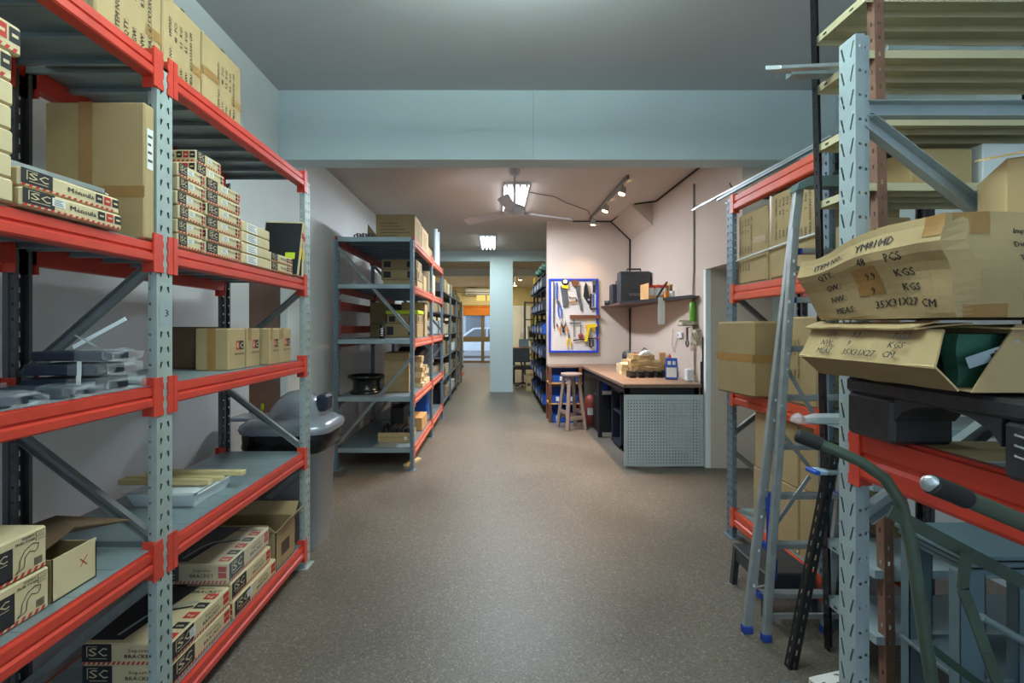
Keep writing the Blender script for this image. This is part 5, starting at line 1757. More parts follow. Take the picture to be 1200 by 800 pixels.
tag(MB().box((1.99, 5.98, BT), (2.07, 6.12, BT + 0.10), 'black', 0.008).box((1.985, 6.0, BT + 0.06), (1.99, 6.10, BT + 0.09), 'yellow').build('battery_charger'), 'small black battery charger with a yellow stripe by the bench wall', 'charger')
tag(MB().box((2.0, 5.80, BT), (2.075, 5.84, BT + 0.26), 'wood_light', 0.003).build('wood_block'), 'upright wooden block at the bench wall beside the bottle', 'wood block')
tag(MB().box((2.0, 5.60, BT), (2.05, 5.66, BT + 0.13), 'wood_dark', 0.003).build('wood_block'), 'short brown wooden block next to the black charger', 'wood block')
t = thing('squeeze_bottle', 'white bottle with a red cap behind the blue packet', 'bottle', (2.02, 5.52, BT))
MB().lathe((2.02, 5.52, BT), [(0.034, 0), (0.036, 0.01), (0.036, 0.15), (0.015, 0.19), (0.012, 0.20)], 'white_plastic', 18).build('bottle_body', t)
MB().lathe((2.02, 5.52, BT), [(0.018, 0.20), (0.016, 0.235), (0.004, 0.26)], 'red', 14).build('cap', t)
t = thing('printed_packet', 'blue and white printed packet standing on the bench near its end', 'packet', (1.92, 5.20, BT))
b = MB()
o_, ux, uz = V((1.84, 5.15, BT + 0.0085)), V((0.96, -0.28, 0)).normalized(), V((0.05, 0.16, 1)).normalized()
nn = ux.cross(uz)
b.obox(o_ + ux * 0.06 + uz * 0.115 - nn * 0.025, ux * 0.06, uz * 0.115, nn * 0.024, 'blue', 0.004)
f = Fr(o_ , ux, uz)
b.rect(f, 0.008, 0.02, 0.112, 0.125, 'paper')
b.rect(f, 0.02, 0.155, 0.055, 0.195, 'paper')
b.rect(f, 0.07, 0.155, 0.10, 0.195, 'paper')
b.build('packet_body', t)
tag(MB().box((2.0, 4.98, BT), (2.07, 5.05, BT + 0.13), 'white_plastic', 0.01).build('white_box'), 'small whitish box against the wall at the bench end', 'box')
tag(MB().tube([(1.60, 6.30, BT + 0.02), (1.72, 6.25, BT + 0.05), (1.80, 6.22, BT + 0.055)], 0.018, 'paper', 8).build('paper_roll'), 'thin pale paper roll lying behind the cardboard heap', 'paper roll')

# under the bench
t = thing('drawer_pedestal', 'dark steel pedestal standing under the workbench', 'pedestal', (1.65, 5.6, 0))
b = MB().box((1.42, 5.38, 0.03), (1.92, 5.42, 0.68), 'navy').box((1.42, 5.78, 0.03), (1.92, 5.82, 0.68), 'navy').box((1.42, 5.38, 0.64), (1.92, 5.82, 0.68), 'navy').box((1.42, 5.38, 0.03), (1.92, 5.82, 0.07), 'navy').box((1.88, 5.38, 0.03), (1.92, 5.82, 0.68), 'navy')
b.build('carcass', t)
MB().box((1.43, 5.42, 0.40), (1.88, 5.78, 0.42), 'navy').build('shelf', t)
for x, y in ((1.44, 5.40), (1.86, 5.40), (1.44, 5.78), (1.86, 5.78)):
    MB().box((x, y, 0), (x + 0.04, y + 0.03, 0.03), 'black').build('foot', t)
b = MB().box((1.36, 6.35, 0.0), (1.70, 6.62, 0.50), 'black', 0.01)
tag(b.build('dark_crate'), 'dark crate behind the pedestal under the bench', 'crate')
t = thing('blue_container', 'bright blue plastic container with white rag under the bench edge', 'container', (1.47, 6.46, 0.50))
MB().lathe((1.47, 6.46, 0.501), [(0.075, 0), (0.085, 0.01), (0.085, 0.14), (0.05, 0.17), (0.03, 0.18)], 'blue', 18).build('container_body', t)
MB().lathe((1.47, 6.46, 0.501), [(0.032, 0.18), (0.032, 0.20), (0.0, 0.205)], 'black', 14).build('cap', t)
bend((1.40, 6.34, 0.502), (1.56, 6.38, 0.55), (6, 3, 3), lambda p, a, c, e: p + V((_nz.noise(p * 20) * 0.015, 0, _nz.noise(p * 16) * 0.012 if e > 0.1 else 0)), 'foam', MB()).build('rag', t)
t = thing('red_canister', 'red canister with a white label on the floor behind the stool', 'canister', (1.38, 6.92, 0))
MB().lathe((1.38, 6.92, 0), [(0.075, 0), (0.078, 0.01), (0.078, 0.36), (0.05, 0.40), (0.02, 0.42)], 'red_dark', 20).build('canister_body', t)
q = MB()
for k in range(5):
    a0, a1 = -2.3 + 0.3 * k, -2.0 + 0.3 * k
    q.add([(1.38 + 0.0788 * math.cos(a), 6.92 + 0.0788 * math.sin(a), zz_) for a, zz_ in ((a0, 0.14), (a1, 0.14), (a1, 0.24), (a0, 0.24))], [(0, 1, 2, 3)], 'paper')
q.build('canister_label', t)
t = thing('paint_pail', 'white printed pail on the floor beside the red canister', 'pail', (1.56, 6.95, 0))
MB().lathe((1.56, 6.95, 0), [(0.085, 0), (0.10, 0.22), (0.105, 0.23), (0.105, 0.245), (0.0, 0.25)], 'white_plastic', 22).build('pail_body', t)
q = MB()
for k in range(5):
    a0, a1 = -2.4 + 0.3 * k, -2.1 + 0.3 * k
    q.add([(1.56 + r_ * math.cos(a), 6.95 + r_ * math.sin(a), zz_) for a, zz_, r_ in ((a0, 0.06, 0.092), (a1, 0.06, 0.092), (a1, 0.15, 0.096), (a0, 0.15, 0.096))], [(0, 1, 2, 3)], 'tool_grey')
q.build('pail_label', t)

# stool
t = thing('wooden_stool', 'tall weathered wooden stool standing beside the workbench', 'stool', (1.06, 6.62, 0))
sx_, sy_ = 1.06, 6.62
MB().lathe((sx_, sy_, 0.725), [(0.145, 0), (0.150, 0.006), (0.150, 0.032), (0.143, 0.038)], 'wood_stool', 28).build('seat', t)
ft = []
for a in (45 + 20, 135 + 20, 225 + 20, 315 + 20):
    c, s = math.cos(math.radians(a)), math.sin(math.radians(a))
    p0, p1 = V((sx_ + 0.10 * c, sy_ + 0.10 * s, 0.725)), V((sx_ + 0.20 * c, sy_ + 0.20 * s, 0.0))
    ft.append((p0, p1))
    MB().bar(p0, p1, 0.048, 0.042, 'wood_stool', (c, s, 0), 0.003).build('leg', t)
for k in range(4):
    f = 0.68 if k % 2 else 0.78
    p, q = ft[k][0].lerp(ft[k][1], f), ft[(k + 1) % 4][0].lerp(ft[(k + 1) % 4][1], f)
    MB().bar(p, q, 0.022, 0.05, 'wood_stool', (0, 0, 1), 0.002).build('stretcher', t)

# shelving under the pegboard wall with blue bins
t = thing('low_shelving', 'low wooden shelving of blue bins behind the stool, brown corner post', 'shelving', (1.04, 7.18, 0))
for x in (0.79, 1.235):
    MB().box((x, 7.02, 0), (x + 0.045, 7.065, 0.80), 'wood_dark', 0.003).build('post', t)
    MB().box((x, 7.31, 0), (x + 0.045, 7.355, 0.80), 'wood_dark', 0.003).build('post', t)
for z in (0.80, 0.56, 0.26):
    MB().box((0.79, 7.02, z), (1.284, 7.37, z + 0.025), 'wood_light' if z < 0.8 else 'wood_bench', 0.002).build('shelf', t)


def bin_box(lo, hi, label, group, d='-y', m='blue_bin', tagc='paper'):
    """open stacking bin: low sloped mouth on side d"""
    lo, hi = V(lo), V(hi)
    t = thing('parts_bin', label, 'bin', ((lo.x + hi.x) / 2, (lo.y + hi.y) / 2, lo.z), group)
    b = MB()
    k = 0.004
    h = hi.z - lo.z
    b.box(lo, (hi.x, hi.y, lo.z + k), m)
    if d == '-y':
        b.box((lo.x, hi.y - k, lo.z), hi, m)
        mouth = h * 0.55
        b.box(lo, (hi.x, lo.y + k, lo.z + mouth), m)
        for x in (lo.x, hi.x - k):
            b.prism([(x, lo.y, lo.z), (x, hi.y, lo.z), (x, hi.y, hi.z), (x, lo.y + (hi.y - lo.y) * 0.4, hi.z), (x, lo.y, lo.z + mouth)], (k, 0, 0), m)
        f = Fr((lo.x, lo.y, lo.z), (1, 0, 0), (0, 0, 1))
        w = hi.x - lo.x
    else:
        b.box((hi.x - k, lo.y, lo.z), hi, m)
        mouth = h * 0.6
        b.box(lo, (lo.x + k, hi.y, lo.z + mouth), m)
        for y in (lo.y, hi.y - k):
            b.prism([(lo.x, y, lo.z), (hi.x, y, lo.z), (hi.x, y, hi.z), (lo.x + (hi.x - lo.x) * 0.4, y, hi.z), (lo.x, y, lo.z + mouth)], (0, k, 0), m)
        f = Fr((lo.x, hi.y, lo.z), (0, -1, 0), (0, 0, 1))
        w = hi.y - lo.y
    b.build('bin_body', t)
    q = MB().rect(f, w * 0.30, h * 0.12, w * 0.55, h * 0.45, tagc, 0.001)
    q.build('bin_label', t)
    return t


G = 'blue bins on the low shelving behind the stool'
for r, (z, h, n_) in enumerate(((0.0, 0.22, 2), (0.286, 0.20, 2), (0.586, 0.19, 1))):
    for k in range(n_):
        wdt = 0.388 / n_
        x0 = 0.84 + wdt * k
        bin_box((x0, 7.0 + 0.02 * r, z + 0.0006), (x0 + wdt - 0.008, 7.30, z + h), 'blue bin on the low shelving, %s' % (('bottom row, beside the brown post', 'bottom row, behind the stool leg')[k] if r == 0 else (('middle shelf, beside the brown post', 'middle shelf, behind the stool leg')[k] if r == 1 else 'the wide one on the top shelf')), G)

# pegboard
PY = YN - 0.03
t = thing('pegboard', 'white pegboard in a bright blue frame hung on the wall', 'pegboard', (1.21, PY, 1.0))
X0, X1, Z0, Z1 = WX(643, 7.37), WX(701, 7.37), WZ(413, 7.37), WZ(326.5, 7.37)
q = MB().box((X0 + 0.02, PY, Z0 + 0.02), (X1 - 0.02, PY + 0.010, Z1 - 0.02), 'peg_white')
for i in range(17):
    for j in range(26):
        x, z = X0 + 0.06 + i * 0.04, Z0 + 0.06 + j * 0.04
        q.rect(Fr((x - 0.003, PY, z - 0.003), (1, 0, 0), (0, 0, 1)), 0, 0, 0.006, 0.006, 'cable')
q.build('board', t)
fb = MB()
w_ = 0.032
for lo, hi in (((X0, Z0), (X1, Z0 + w_)), ((X0, Z1 - w_), (X1, Z1)), ((X0, Z0 + w_), (X0 + w_, Z1 - w_)), ((X1 - w_, Z0 + w_), (X1, Z1 - w_))):
    fb.box((lo[0], PY - 0.018, lo[1]), (hi[0], PY + 0.012, hi[1]), 'blue_frame', 0.003)
fb.build('blue_frame', t)
TY = PY - 0.022


def tp(px, py, d=0.0):
    return V((WX(px, TY), TY - d, WZ(py, TY)))


G = 'hand tools hung on the pegboard'


def tool(name, label, cat, parts):
    """parts: (part name, MB)"""
    bs = [q.z for _, m in parts for q in m.v]
    xs = [q.x for _, m in parts for q in m.v]
    t = thing(name, label, cat, (sum(xs) / len(xs), TY, min(bs)), G)
    for n_, m in parts:
        m.build(n_, t)
    return t


def flat(pts, m, th=0.012, d=0.0):
    return MB().prism([tp(x, y, d) for x, y in pts], (0, -th, 0), m)


tool('steel_rod', 'long dark steel rod hung at the left edge of the pegboard', 'rod', [('rod', MB().tube([tp(648.8, 330, .008), tp(648.8, 378, .008)], 0.010, 'tool_grey', 10)), ('rod_tip', MB().tube([tp(648.8, 378, .008), tp(649.2, 385, .008)], 0.006, 'black', 8))])
tool('file', 'bright blue handled file hung next to the long rod', 'file', [('handle', MB().tube([tp(652.3, 331, .008), tp(652.3, 350, .008)], 0.013, 'blue', 10)), ('blade', MB().bar(tp(652.3, 350, .008), tp(652.6, 356, .008), 0.012, 0.004, 'tool_grey', (0, 1, 0)))])
tool('hand_saw', 'hand saw with yellow and black handle, blade hanging down', 'saw', [('blade', flat([(656.5, 335), (664.5, 337), (666.5, 358), (660, 360)], 'tool_grey', 0.004)), ('collar', flat([(658.5, 333.5), (666, 335), (665.5, 338.5), (658.5, 337)], 'yellow', 0.02)), ('handle', MB().lathe(tp(662, 330.5, .014), [(0.028, -0.012), (0.052, -0.010), (0.052, 0.010), (0.028, 0.012)], 'black', 16, (0, 1, 0))), ('knuckle', flat([(659.5, 329), (662, 327.5), (665, 329), (664, 332), (660, 332)], 'foam', 0.006, 0.028))])
tool('hand_saw', 'hand saw with brown handle hung slanting beside the yellow-handled saw', 'saw', [('blade', flat([(674, 335), (679.5, 334), (679.6, 342), (682.6, 364), (680.6, 365), (676.5, 348)], 'tool_grey', 0.004, 0.004)), ('handle', flat([(669, 330), (672, 327.5), (676, 328), (679, 332), (675, 336), (671, 335)], 'wood_dark', 0.022))])
tool('combination_pliers', 'blue-handled pliers hung below the file', 'pliers', [('jaw', flat([(651.5, 352), (655, 352), (657, 358), (653.5, 358)], 'tool_grey')), ('handle', MB().tube([tp(654.3, 358, .01), tp(653.9, 364, .01), tp(655, 371, .01)], 0.010, 'blue', 8)), ('handle', MB().tube([tp(656.3, 358, .01), tp(658, 364, .01), tp(657.8, 373, .01)], 0.010, 'blue', 8))])
tool('bow_saw', 'small black framed saw hung between the two hand saws', 'saw', [('frame', MB().tube([tp(667.5, 347, .008), tp(667, 349, .008), tp(675, 349, .008), tp(675.5, 353, .008)], 0.008, 'black', 8)), ('blade', MB().bar(tp(667, 354.5, .008), tp(675.5, 353.5, .008), 0.03, 0.004, 'tape', (0, 1, 0)))])
tool('hand_drill', 'black hand drill hung in the upper part of the pegboard', 'drill', [('drill_body', flat([(684.5, 336), (686, 331), (687.5, 334), (689.5, 345), (691, 352), (689.5, 357), (686.5, 352), (683.5, 347)], 'black', 0.05)), ('chuck', MB().lathe(tp(689.5, 351.5, .03), [(0.02, -0.02), (0.022, 0.02), (0.012, 0.03)], 'steel', 12, (0, -1, 0)))])
tool('spanner', 'blue and steel spanner hung at the right edge of the pegboard', 'spanner', [('shank', flat([(694.3, 329), (697.5, 329), (697.3, 343), (694.6, 343)], 'navy', 0.014)), ('jaw', flat([(693.8, 328), (698.2, 328), (697.8, 334), (694.2, 334)], 'tool_grey', 0.016))])
tool('hacksaw', 'hacksaw with black frame and blue grip hung at the right of the board', 'saw', [('frame', MB().tube([tp(692.5, 344, .01), tp(691.5, 360, .01), tp(692, 362, .01), tp(698.5, 361.5, .01)], 0.012, 'black', 8)), ('grip', flat([(694.5, 345), (696, 345), (696, 359), (694.7, 359)], 'blue', 0.016)), ('blade', flat([(697, 345), (698, 345), (698, 360), (697, 360)], 'foam', 0.004))])
t = thing('tool_rail', 'orange-brown wooden rail screwed across the pegboard', 'rail', (WX(685, TY), TY, WZ(373, TY)))
MB().box((WX(667.7, TY), PY - 0.0425, WZ(373.3, TY)), (WX(703.5, TY), PY - 0.0185, WZ(369, TY)), 'wood_dark', 0.003).build('rail_bar', t)
tool('try_square', 'steel square with thin blade hung below the wooden rail', 'square', [('stock', MB().bar(tp(667.5, 378.5, .008), tp(681, 378.5, .008), 0.022, 0.008, 'tool_grey', (0, 1, 0))), ('blade', MB().bar(tp(672.3, 373.8, .008), tp(672.8, 395, .008), 0.012, 0.004, 'tool_grey', (0, 1, 0)))])
tool('hammer', 'hammer with slim handle and red round head below the square', 'hammer', [('handle', MB().tube([tp(680.5, 380, .016), tp(680.2, 391, .016)], 0.008, 'tool_grey', 8)), ('head', MB().lathe(tp(680.3, 393.5, .02), [(0.02, -0.02), (0.04, -0.014), (0.04, 0.014), (0.02, 0.02)], 'red_dark', 14, (0, 1, 0)))])
tool('clamp_gun', 'bright yellow trigger clamp hung at the lower right of the board', 'clamp', [('clamp_body', flat([(686.5, 380), (698.5, 379), (699.2, 382), (695.5, 384), (691, 384), (689.5, 390), (687.5, 400), (684.2, 400), (687.8, 386)], 'yellow', 0.05)), ('trigger', flat([(693, 384), (696.5, 384), (697.5, 388), (694.5, 387)], 'yellow', 0.03)), ('clamp_jaw', flat([(685.8, 381), (688, 379), (689, 384), (687, 386)], 'orange', 0.02))])
tool('cutter', 'blue handled cutter hung below the magnet bar', 'cutter', [('grip', MB().tube([tp(691.5, 397.5, .01), tp(691, 405, .01), tp(692.5, 407, .01), tp(695, 405, .01), tp(694.4, 397.5, .01)], 0.012, 'navy', 8))])
tool('magnet_bar', 'dark narrow magnet bar across the lower pegboard, red end', 'rail', [('bar', MB().bar(tp(671.5, 398.5, .005), tp(700, 395.8, .005), 0.018, 0.01, 'black', (0, 1, 0))), ('bar_end', MB().bar(tp(699.5, 395.9, .006), tp(701.2, 395.7, .006), 0.024, 0.014, 'red', (0, 1, 0)))])
for nm, lab, cx, cy, m1, m2, sc in (('side_cutters', 'orange and blue handled cutters hung low on the board, left of two', 657.8, 381, 'orange', 'navy', 1.0), ('water_pump_pliers', 'black pliers with orange grips, hung beside the cutters', 662.5, 381, 'navy', 'orange', 1.0), ('long_nose_pliers', 'yellow-handled long-nose pliers, lowest tool on the board', 666.6, 396, 'yellow', 'yellow', 1.15)):
    tool(nm, lab, 'pliers', [('jaw', flat([(cx - 1 * sc, cy), (cx, cy - 6 * sc), (cx + 1 * sc, cy)], 'tool_grey')), ('handle', MB().tube([tp(cx - 0.6 * sc, cy, .01), tp(cx - 2.2 * sc, cy + 4 * sc, .01), tp(cx - 1.6 * sc, cy + 8.5 * sc, .01)], 0.011, m1, 8)), ('handle', MB().tube([tp(cx + 0.6 * sc, cy, .01), tp(cx + 2.2 * sc, cy + 4 * sc, .01), tp(cx + 1.6 * sc, cy + 8.5 * sc, .01)], 0.011, m2, 8))])
tool('punch', 'short dark punch hung near the lower left of the board', 'punch', [('punch_body', MB().tube([tp(652.8, 379, .008), tp(652.8, 383, .008)], 0.009, 'black', 8))])

# wall shelf and what stands on it
SZ = 1.70
t = thing('wall_shelf', 'dark board shelf across the nook corner above the bench', 'shelf', (1.9, 6.2, SZ))
poly = [(2.03, 4.90, SZ), (1.64, 6.25, SZ), (1.64, 7.395, SZ), (2.095, 7.395, SZ), (2.095, 4.90, SZ)]
MB().prism(poly, (0, 0, 0.022), 'door_brown').build('shelf_board', t)
MB().prism([(2.028, 4.89, SZ - 0.004), (1.634, 6.25, SZ - 0.004), (1.640, 6.26, SZ - 0.004), (2.034, 4.90, SZ - 0.004)], (0, 0, 0.034), 'black').build('front_edge', t)
z = SZ + 0.0225


def tool_case(lo, hi, label, yaw=0.0):
    lo, hi = V(lo), V(hi)
    t = thing('tool_case', label, 'tool case', ((lo.x + hi.x) / 2, (lo.y + hi.y) / 2, lo.z), 'dark tool cases on the wall shelf', yaw)
    MB().box(lo, (hi.x, (lo.y + hi.y) / 2 - 0.002, hi.z), 'black_plastic', 0.02).build('case_half', t)
    MB().box((lo.x, (lo.y + hi.y) / 2 + 0.002, lo.z), hi, 'black_plastic', 0.02).build('case_half', t)
    c = (lo.x + hi.x) / 2
    ym = (lo.y + hi.y) / 2
    w = (hi.x - lo.x) * 0.22
    MB().tube([(c - w, ym, hi.z - 0.01), (c - w, ym, hi.z + 0.035), (c + w, ym, hi.z + 0.035), (c + w, ym, hi.z - 0.01)], 0.012, 'black', 8).build('handle', t)
    MB().box((c - w * 0.9, lo.y - 0.003, lo.z + 0.09), (c + w * 0.9, lo.y - 0.0005, lo.z + 0.13), 'tool_grey', 0.001).build('case_badge', t)
    return t


tool_case((1.66, 6.36, z), (2.08, 6.52, z + 0.42), 'large dark tool case standing on the wall shelf', 0.0)
tool_case((1.66, 6.80, z), (1.95, 6.95, z + 0.29), 'smaller dark tool case at the corner end of the wall shelf', 0.0)
tag(MB().lathe((1.66, 7.0, z), [(0.0, 0), (0.05, 0), (0.055, 0.01), (0.055, 0.06), (0.0, 0.065)], 'black', 20).build('tape_measure'), 'black and yellow tape measure at the shelf end', 'tape measure')
t = thing('open_carton', 'open brown carton of red-lidded jars on the wall shelf', 'box', (1.97, 5.82, z))
b = MB()
x0, x1, y0, y1 = 1.82, 2.07, 5.66, 5.98
for lo, hi in (((x0, y0, z), (x1, y1, z + 0.004)), ((x0, y1 - 0.004, z), (x1, y1, z + 0.20)), ((x0, y0, z), (x0 + 0.004, y1, z + 0.20)), ((x1 - 0.004, y0, z), (x1, y1, z + 0.20)), ((x0, y0, z), (x1, y0 + 0.004, z + 0.05))):
    b.box(lo, hi, 'wood_light')
b.build('box_body', t)
for k in range(3):
    j = thing('jar', 'clear jar with a red lid in the shelf carton, %s' % ('nearest the case', 'middle one', 'wall side one')[k], 'jar', (1.865 + 0.078 * k, 5.72, z + 0.0045), 'red-lidded jars in the shelf carton')
    MB().lathe(j.location, [(0.034, 0), (0.036, 0.01), (0.036, 0.13), (0.030, 0.14)], 'white_plastic', 16).build('jar_body', j)
    MB().lathe(j.location, [(0.037, 0.14), (0.037, 0.175), (0.0, 0.176)], 'red', 16).build('lid', j)
tag(MB().bar((1.86, 5.50, z + 0.01), (1.99, 5.52, z + 0.20), 0.02, 0.014, 'black', (0, 1, 0), 0.003).build('black_tool'), 'black slim tool leaning against the carton of jars', 'tool')
t = thing('hanging_cloth', 'white paper strip with orange clip hanging from the wall shelf', 'paper strip', (1.88, 5.35, 1.42))
MB().box((1.835, 5.372, 1.43), (1.91, 5.376, SZ + 0.03), 'paper').build('paper', t)
MB().box((1.905, 5.345, SZ + 0.024), (1.945, 5.385, SZ + 0.10), 'orange', 0.006).build('clip', t)
tag(MB().lathe((1.985, 5.36, z + 0.002), [(0.03, 0), (0.03, 0.075), (0.0, 0.08)], 'white_plastic', 16).build('white_cup'), 'small white cup on the wall shelf beside the orange clip', 'cup')

# fixtures and hanging things on the nook's right wall
tag(MB().box((2.078, 5.32, 1.275), (2.0995, 5.45, 1.34), 'white_plastic', 0.004).box((2.0765, 5.41, 1.295), (2.078, 5.44, 1.32), 'red').build('wall_socket'), 'small white socket box with a red dot on the nook wall', 'socket')
b = MB()
for k in range(2):
    b.tube([(2.085, 5.6 - 0.02 * k, 1.38), (2.09, 5.62 + 0.03 * k, 1.2), (2.09, 5.55 + 0.05 * k, 1.10 + 0.01 * k), (2.085, 5.42, 1.33)], 0.0018, 'pipe', 5)
tag(b.build('thin_cable'), 'thin loose wire looping on the wall below the paper strip', 'wire')
b = MB().tube([(2.09, 5.02, 2.9), (2.09, 5.02, 2.0), (2.085, 5.03, 1.80), (2.085, 5.0, 1.45), (2.085, 4.99, 0.9)], 0.010, 'pipe', 8)
tag(b.build('conduit'), 'thin vertical conduit on the nook wall beside the doorway', 'conduit')
b = MB().tube([(2.084, 4.83, 1.05), (2.084, 4.83, 0.4)], 0.008, 'navy', 8)
b.tube([(2.085, 4.79, 1.30), (2.085, 4.79, 0.30)], 0.010, 'cable', 8)
tag(b.build('hanging_cable'), 'dark and blue cables hanging at the bench end by the doorway', 'cable')
t = thing('green_bottle', 'green tube hanging on the nook wall beside the doorway', 'bottle', (2.06, 4.98, 1.46))
MB().lathe((2.06, 4.98, 1.46), [(0.026, 0), (0.03, 0.01), (0.03, 0.19), (0.02, 0.2)], 'green_bottle', 16).build('bottle_body', t)
MB().tube([(2.06, 4.98, 1.655), (2.07, 4.98, 1.70), (2.09, 4.98, 1.70)], 0.004, 'cable', 6).build('hook', t)
t = thing('hose_coil', 'beige coil of hose hanging on the nook wall by the doorway', 'hose', (2.04, 4.86, 1.20))
n = 20
for rr0, xo in ((0.075, 0.0), (0.062, -0.014)):
    MB().tube([(2.05 + xo - 0.02 * math.sin(2 * PI * k / n), 4.87 + rr0 * math.cos(2 * PI * k / n) * 0.6, 1.29 + rr0 * math.sin(2 * PI * k / n)) for k in range(n + 1)], 0.012, 'rope', 8, caps=False).build('hose_loop', t)
MB().tube([(2.095, 4.87, 1.372), (2.03, 4.87, 1.372)], 0.006, 'steel', 8).build('hook', t)
t = thing('glove_pair', 'pale work gloves lying on a small wall bracket', 'gloves', (2.0, 5.0, 1.40))
for k in range(2):
    bend((1.93, 4.93 + 0.08 * k, 1.425 + 0.018 * k), (2.06, 5.0 + 0.08 * k, 1.452 + 0.018 * k), (7, 4, 2), lambda p, a, c, e: p + V((0, _nz.noise(p * 25) * 0.012, _nz.noise(p * 22) * 0.010 * e)), 'rope', MB()).build('glove', t)
MB().box((1.95, 4.92, 1.412), (2.098, 5.10, 1.422), 'black').build('bracket_plate', t)
t = thing('hanging_hook', 'dull metal pulley hook hanging on the wall under the gloves', 'hook', (2.06, 5.12, 1.15))
MB().tube([(2.06, 5.12, 1.395), (2.06, 5.12, 1.26)], 0.012, 'tool_grey', 8).build('hook_shank', t)
MB().tube([(2.06, 5.12 + 0.03 * math.cos(2 * PI * k / 14), 1.225 + 0.036 * math.sin(2 * PI * k / 14)) for k in range(15)], 0.009, 'tool_grey', 8, caps=False).build('hook_eye', t)
MB().tube([(2.06, 5.12, 1.39), (2.098, 5.12, 1.40)], 0.004, 'tool_grey', 6).build('nail', t)

# cable run on ceiling, haunch and wall corner
b = MB()
b.tube([(1.20, 7.385, 3.035), (1.79, 7.385, 3.03), (2.085, 7.385, 2.745), (2.085, 7.385, 1.73)], 0.011, 'cable', 8)
tag(b.build('cable_run'), 'dark cable running down the nook corner from the ceiling to the shelf', 'cable')
b = MB().tube([(2.085, 7.385, 1.69), (2.085, 7.385, 0.84)], 0.011, 'cable', 8)
tag(b.build('cable_run'), 'dark cable in the nook corner between wall shelf and bench', 'cable')
b = MB()
b.tube([(1.79, 7.385, 3.03), (1.86, 6.34, 3.03), (2.09, 6.2, 3.03), (2.09, 4.2, 3.03)], 0.011, 'cable', 8)
tag(b.build('cable_run'), 'dark cable along the ceiling edge above the nook wall', 'cable')
b = MB()
b.tube([(1.43, 7.1, 3.03), (1.30, 6.7, 3.032), (0.95, 6.3, 3.032), (0.75, 6.0, 3.032), (0.41, 5.8, 3.035)], 0.004, 'cable', 6)
tag(b.build('ceiling_cable'), 'thin wavy wire across the ceiling from the track to the tube light', 'cable')

# ---- ceiling: tube lights, fan, spots
def tube_light(name, label, x0, x1, y0, y1, z, em):
    t = thing(name, label, 'ceiling light', ((x0 + x1) / 2, (y0 + y1) / 2, z))
    MB().box((x0, y0, z - 0.03), (x1, y1, z), 'white_plastic', 0.005).build('housing', t)
    for k in range(4):
        x = x0 + (x1 - x0) * (k + 0.5) / 4
        o = MB().tube([(x, y0 + 0.03, z - 0.05), (x, y1 - 0.03, z - 0.05)], 0.016, em, 10).build('tube', t)
        for y in (y0 + 0.01, y1 - 0.03):
            MB().box((x - 0.012, y, z - 0.062), (x + 0.012, y + 0.02, z - 0.03), 'white_plastic').build('lamp_holder', o)
    return t


tube_light('tube_light', 'four-tube ceiling light behind the fan blades', 0.10, 0.40, 5.40, 6.75, ZR - 0.0005, 'tube_cool')
tube_light('tube_light', 'four-tube ceiling light further back, before the pale column', -0.28, 0.02, 8.45, 9.75, ZR - 0.0005, 'tube_cool_far')

t = thing('ceiling_fan', 'grey three-bladed ceiling fan hanging below the tube light', 'fan', (0.205, 5.0, 2.55))
fx, fy = 0.205, 5.0
MB().tube([(fx, fy, ZR - 0.001), (fx, fy, 2.68)], 0.012, 'fan_grey', 10).build('downrod', t)
MB().lathe((fx, fy, 2.97), [(0.02, 0), (0.05, 0.02), (0.06, 0.069)], 'fan_grey', 18).build('canopy', t)
MB().lathe((fx, fy, 2.57), [(0.03, 0), (0.10, 0.012), (0.115, 0.04), (0.105, 0.085), (0.05, 0.105), (0.03, 0.12)], 'fan_grey', 26).build('motor', t)
for a, L in ((math.radians(24), 0.70), (math.radians(142), 0.68), (math.radians(258), 0.66)):
    c, s = math.cos(a), math.sin(a)
    r0 = V((fx, fy, 2.605))
    d, n = V((c, s, -0.02)), V((-s, c, 0))
    tl = V((0, 0, 1)) * 0.022
    bl = MB()
    q = []
    for u, w in ((0.10, 0.024), (0.20, 0.042), (0.45, 0.050), (L - 0.02, 0.052), (L, 0.04)):
        for sg in (-1, 1):
            q.append(r0 + d * u + n * (w * sg) + tl * sg)
    k = len(q)
    q2 = [p - V((0, 0, 0.004)) for p in q]
    fs = [(2 * i, 2 * i + 1, 2 * i + 3, 2 * i + 2) for i in range(4)]
    bl.add(q + q2, fs + [tuple(x + k for x in f[::-1]) for f in fs] + [(2 * i, 2 * i + 2, 2 * i + 2 + k, 2 * i + k) for i in range(4)] + [(2 * i + 1, 2 * i + 1 + k, 2 * i + 3 + k, 2 * i + 3) for i in range(4)] + [(8, 9, 9 + k, 8 + k)], 'fan_grey')
    o = bl.build('blade', t)
    MB().bar(r0 + d * 0.06, r0 + d * 0.18, 0.02, 0.008, 'fan_grey').build('blade_arm', o)

t = thing('track_light', 'grey ceiling track carrying three warm spot lamps', 'track light', (1.43, 6.2, ZR - 0.05))
MB().box((1.415, 5.15, ZR - 0.045), (1.45, 7.2, ZR - 0.0005), 'track_grey', 0.003).build('track', t)


def spot(x, y, aim, parent=None):
    z = ZR - 0.045
    b = MB().tube([(x, y, z), (x, y, z - 0.05)], 0.008, 'track_grey', 8).build('spot_stem', parent)
    p = V((x, y, z - 0.07))
    a = V(aim).normalized()
    MB().lathe(p - a * 0.04, [(0.022, 0), (0.034, 0.02), (0.042, 0.085)], 'steel', 18, a, caps=False).build('spot_shade', b)
    MB().lathe(p - a * 0.04, [(0.0, 0.078), (0.037, 0.080)], 'bulb_warm', 18, a, caps=False).build('lamp', b)
    return p + a * 0.06


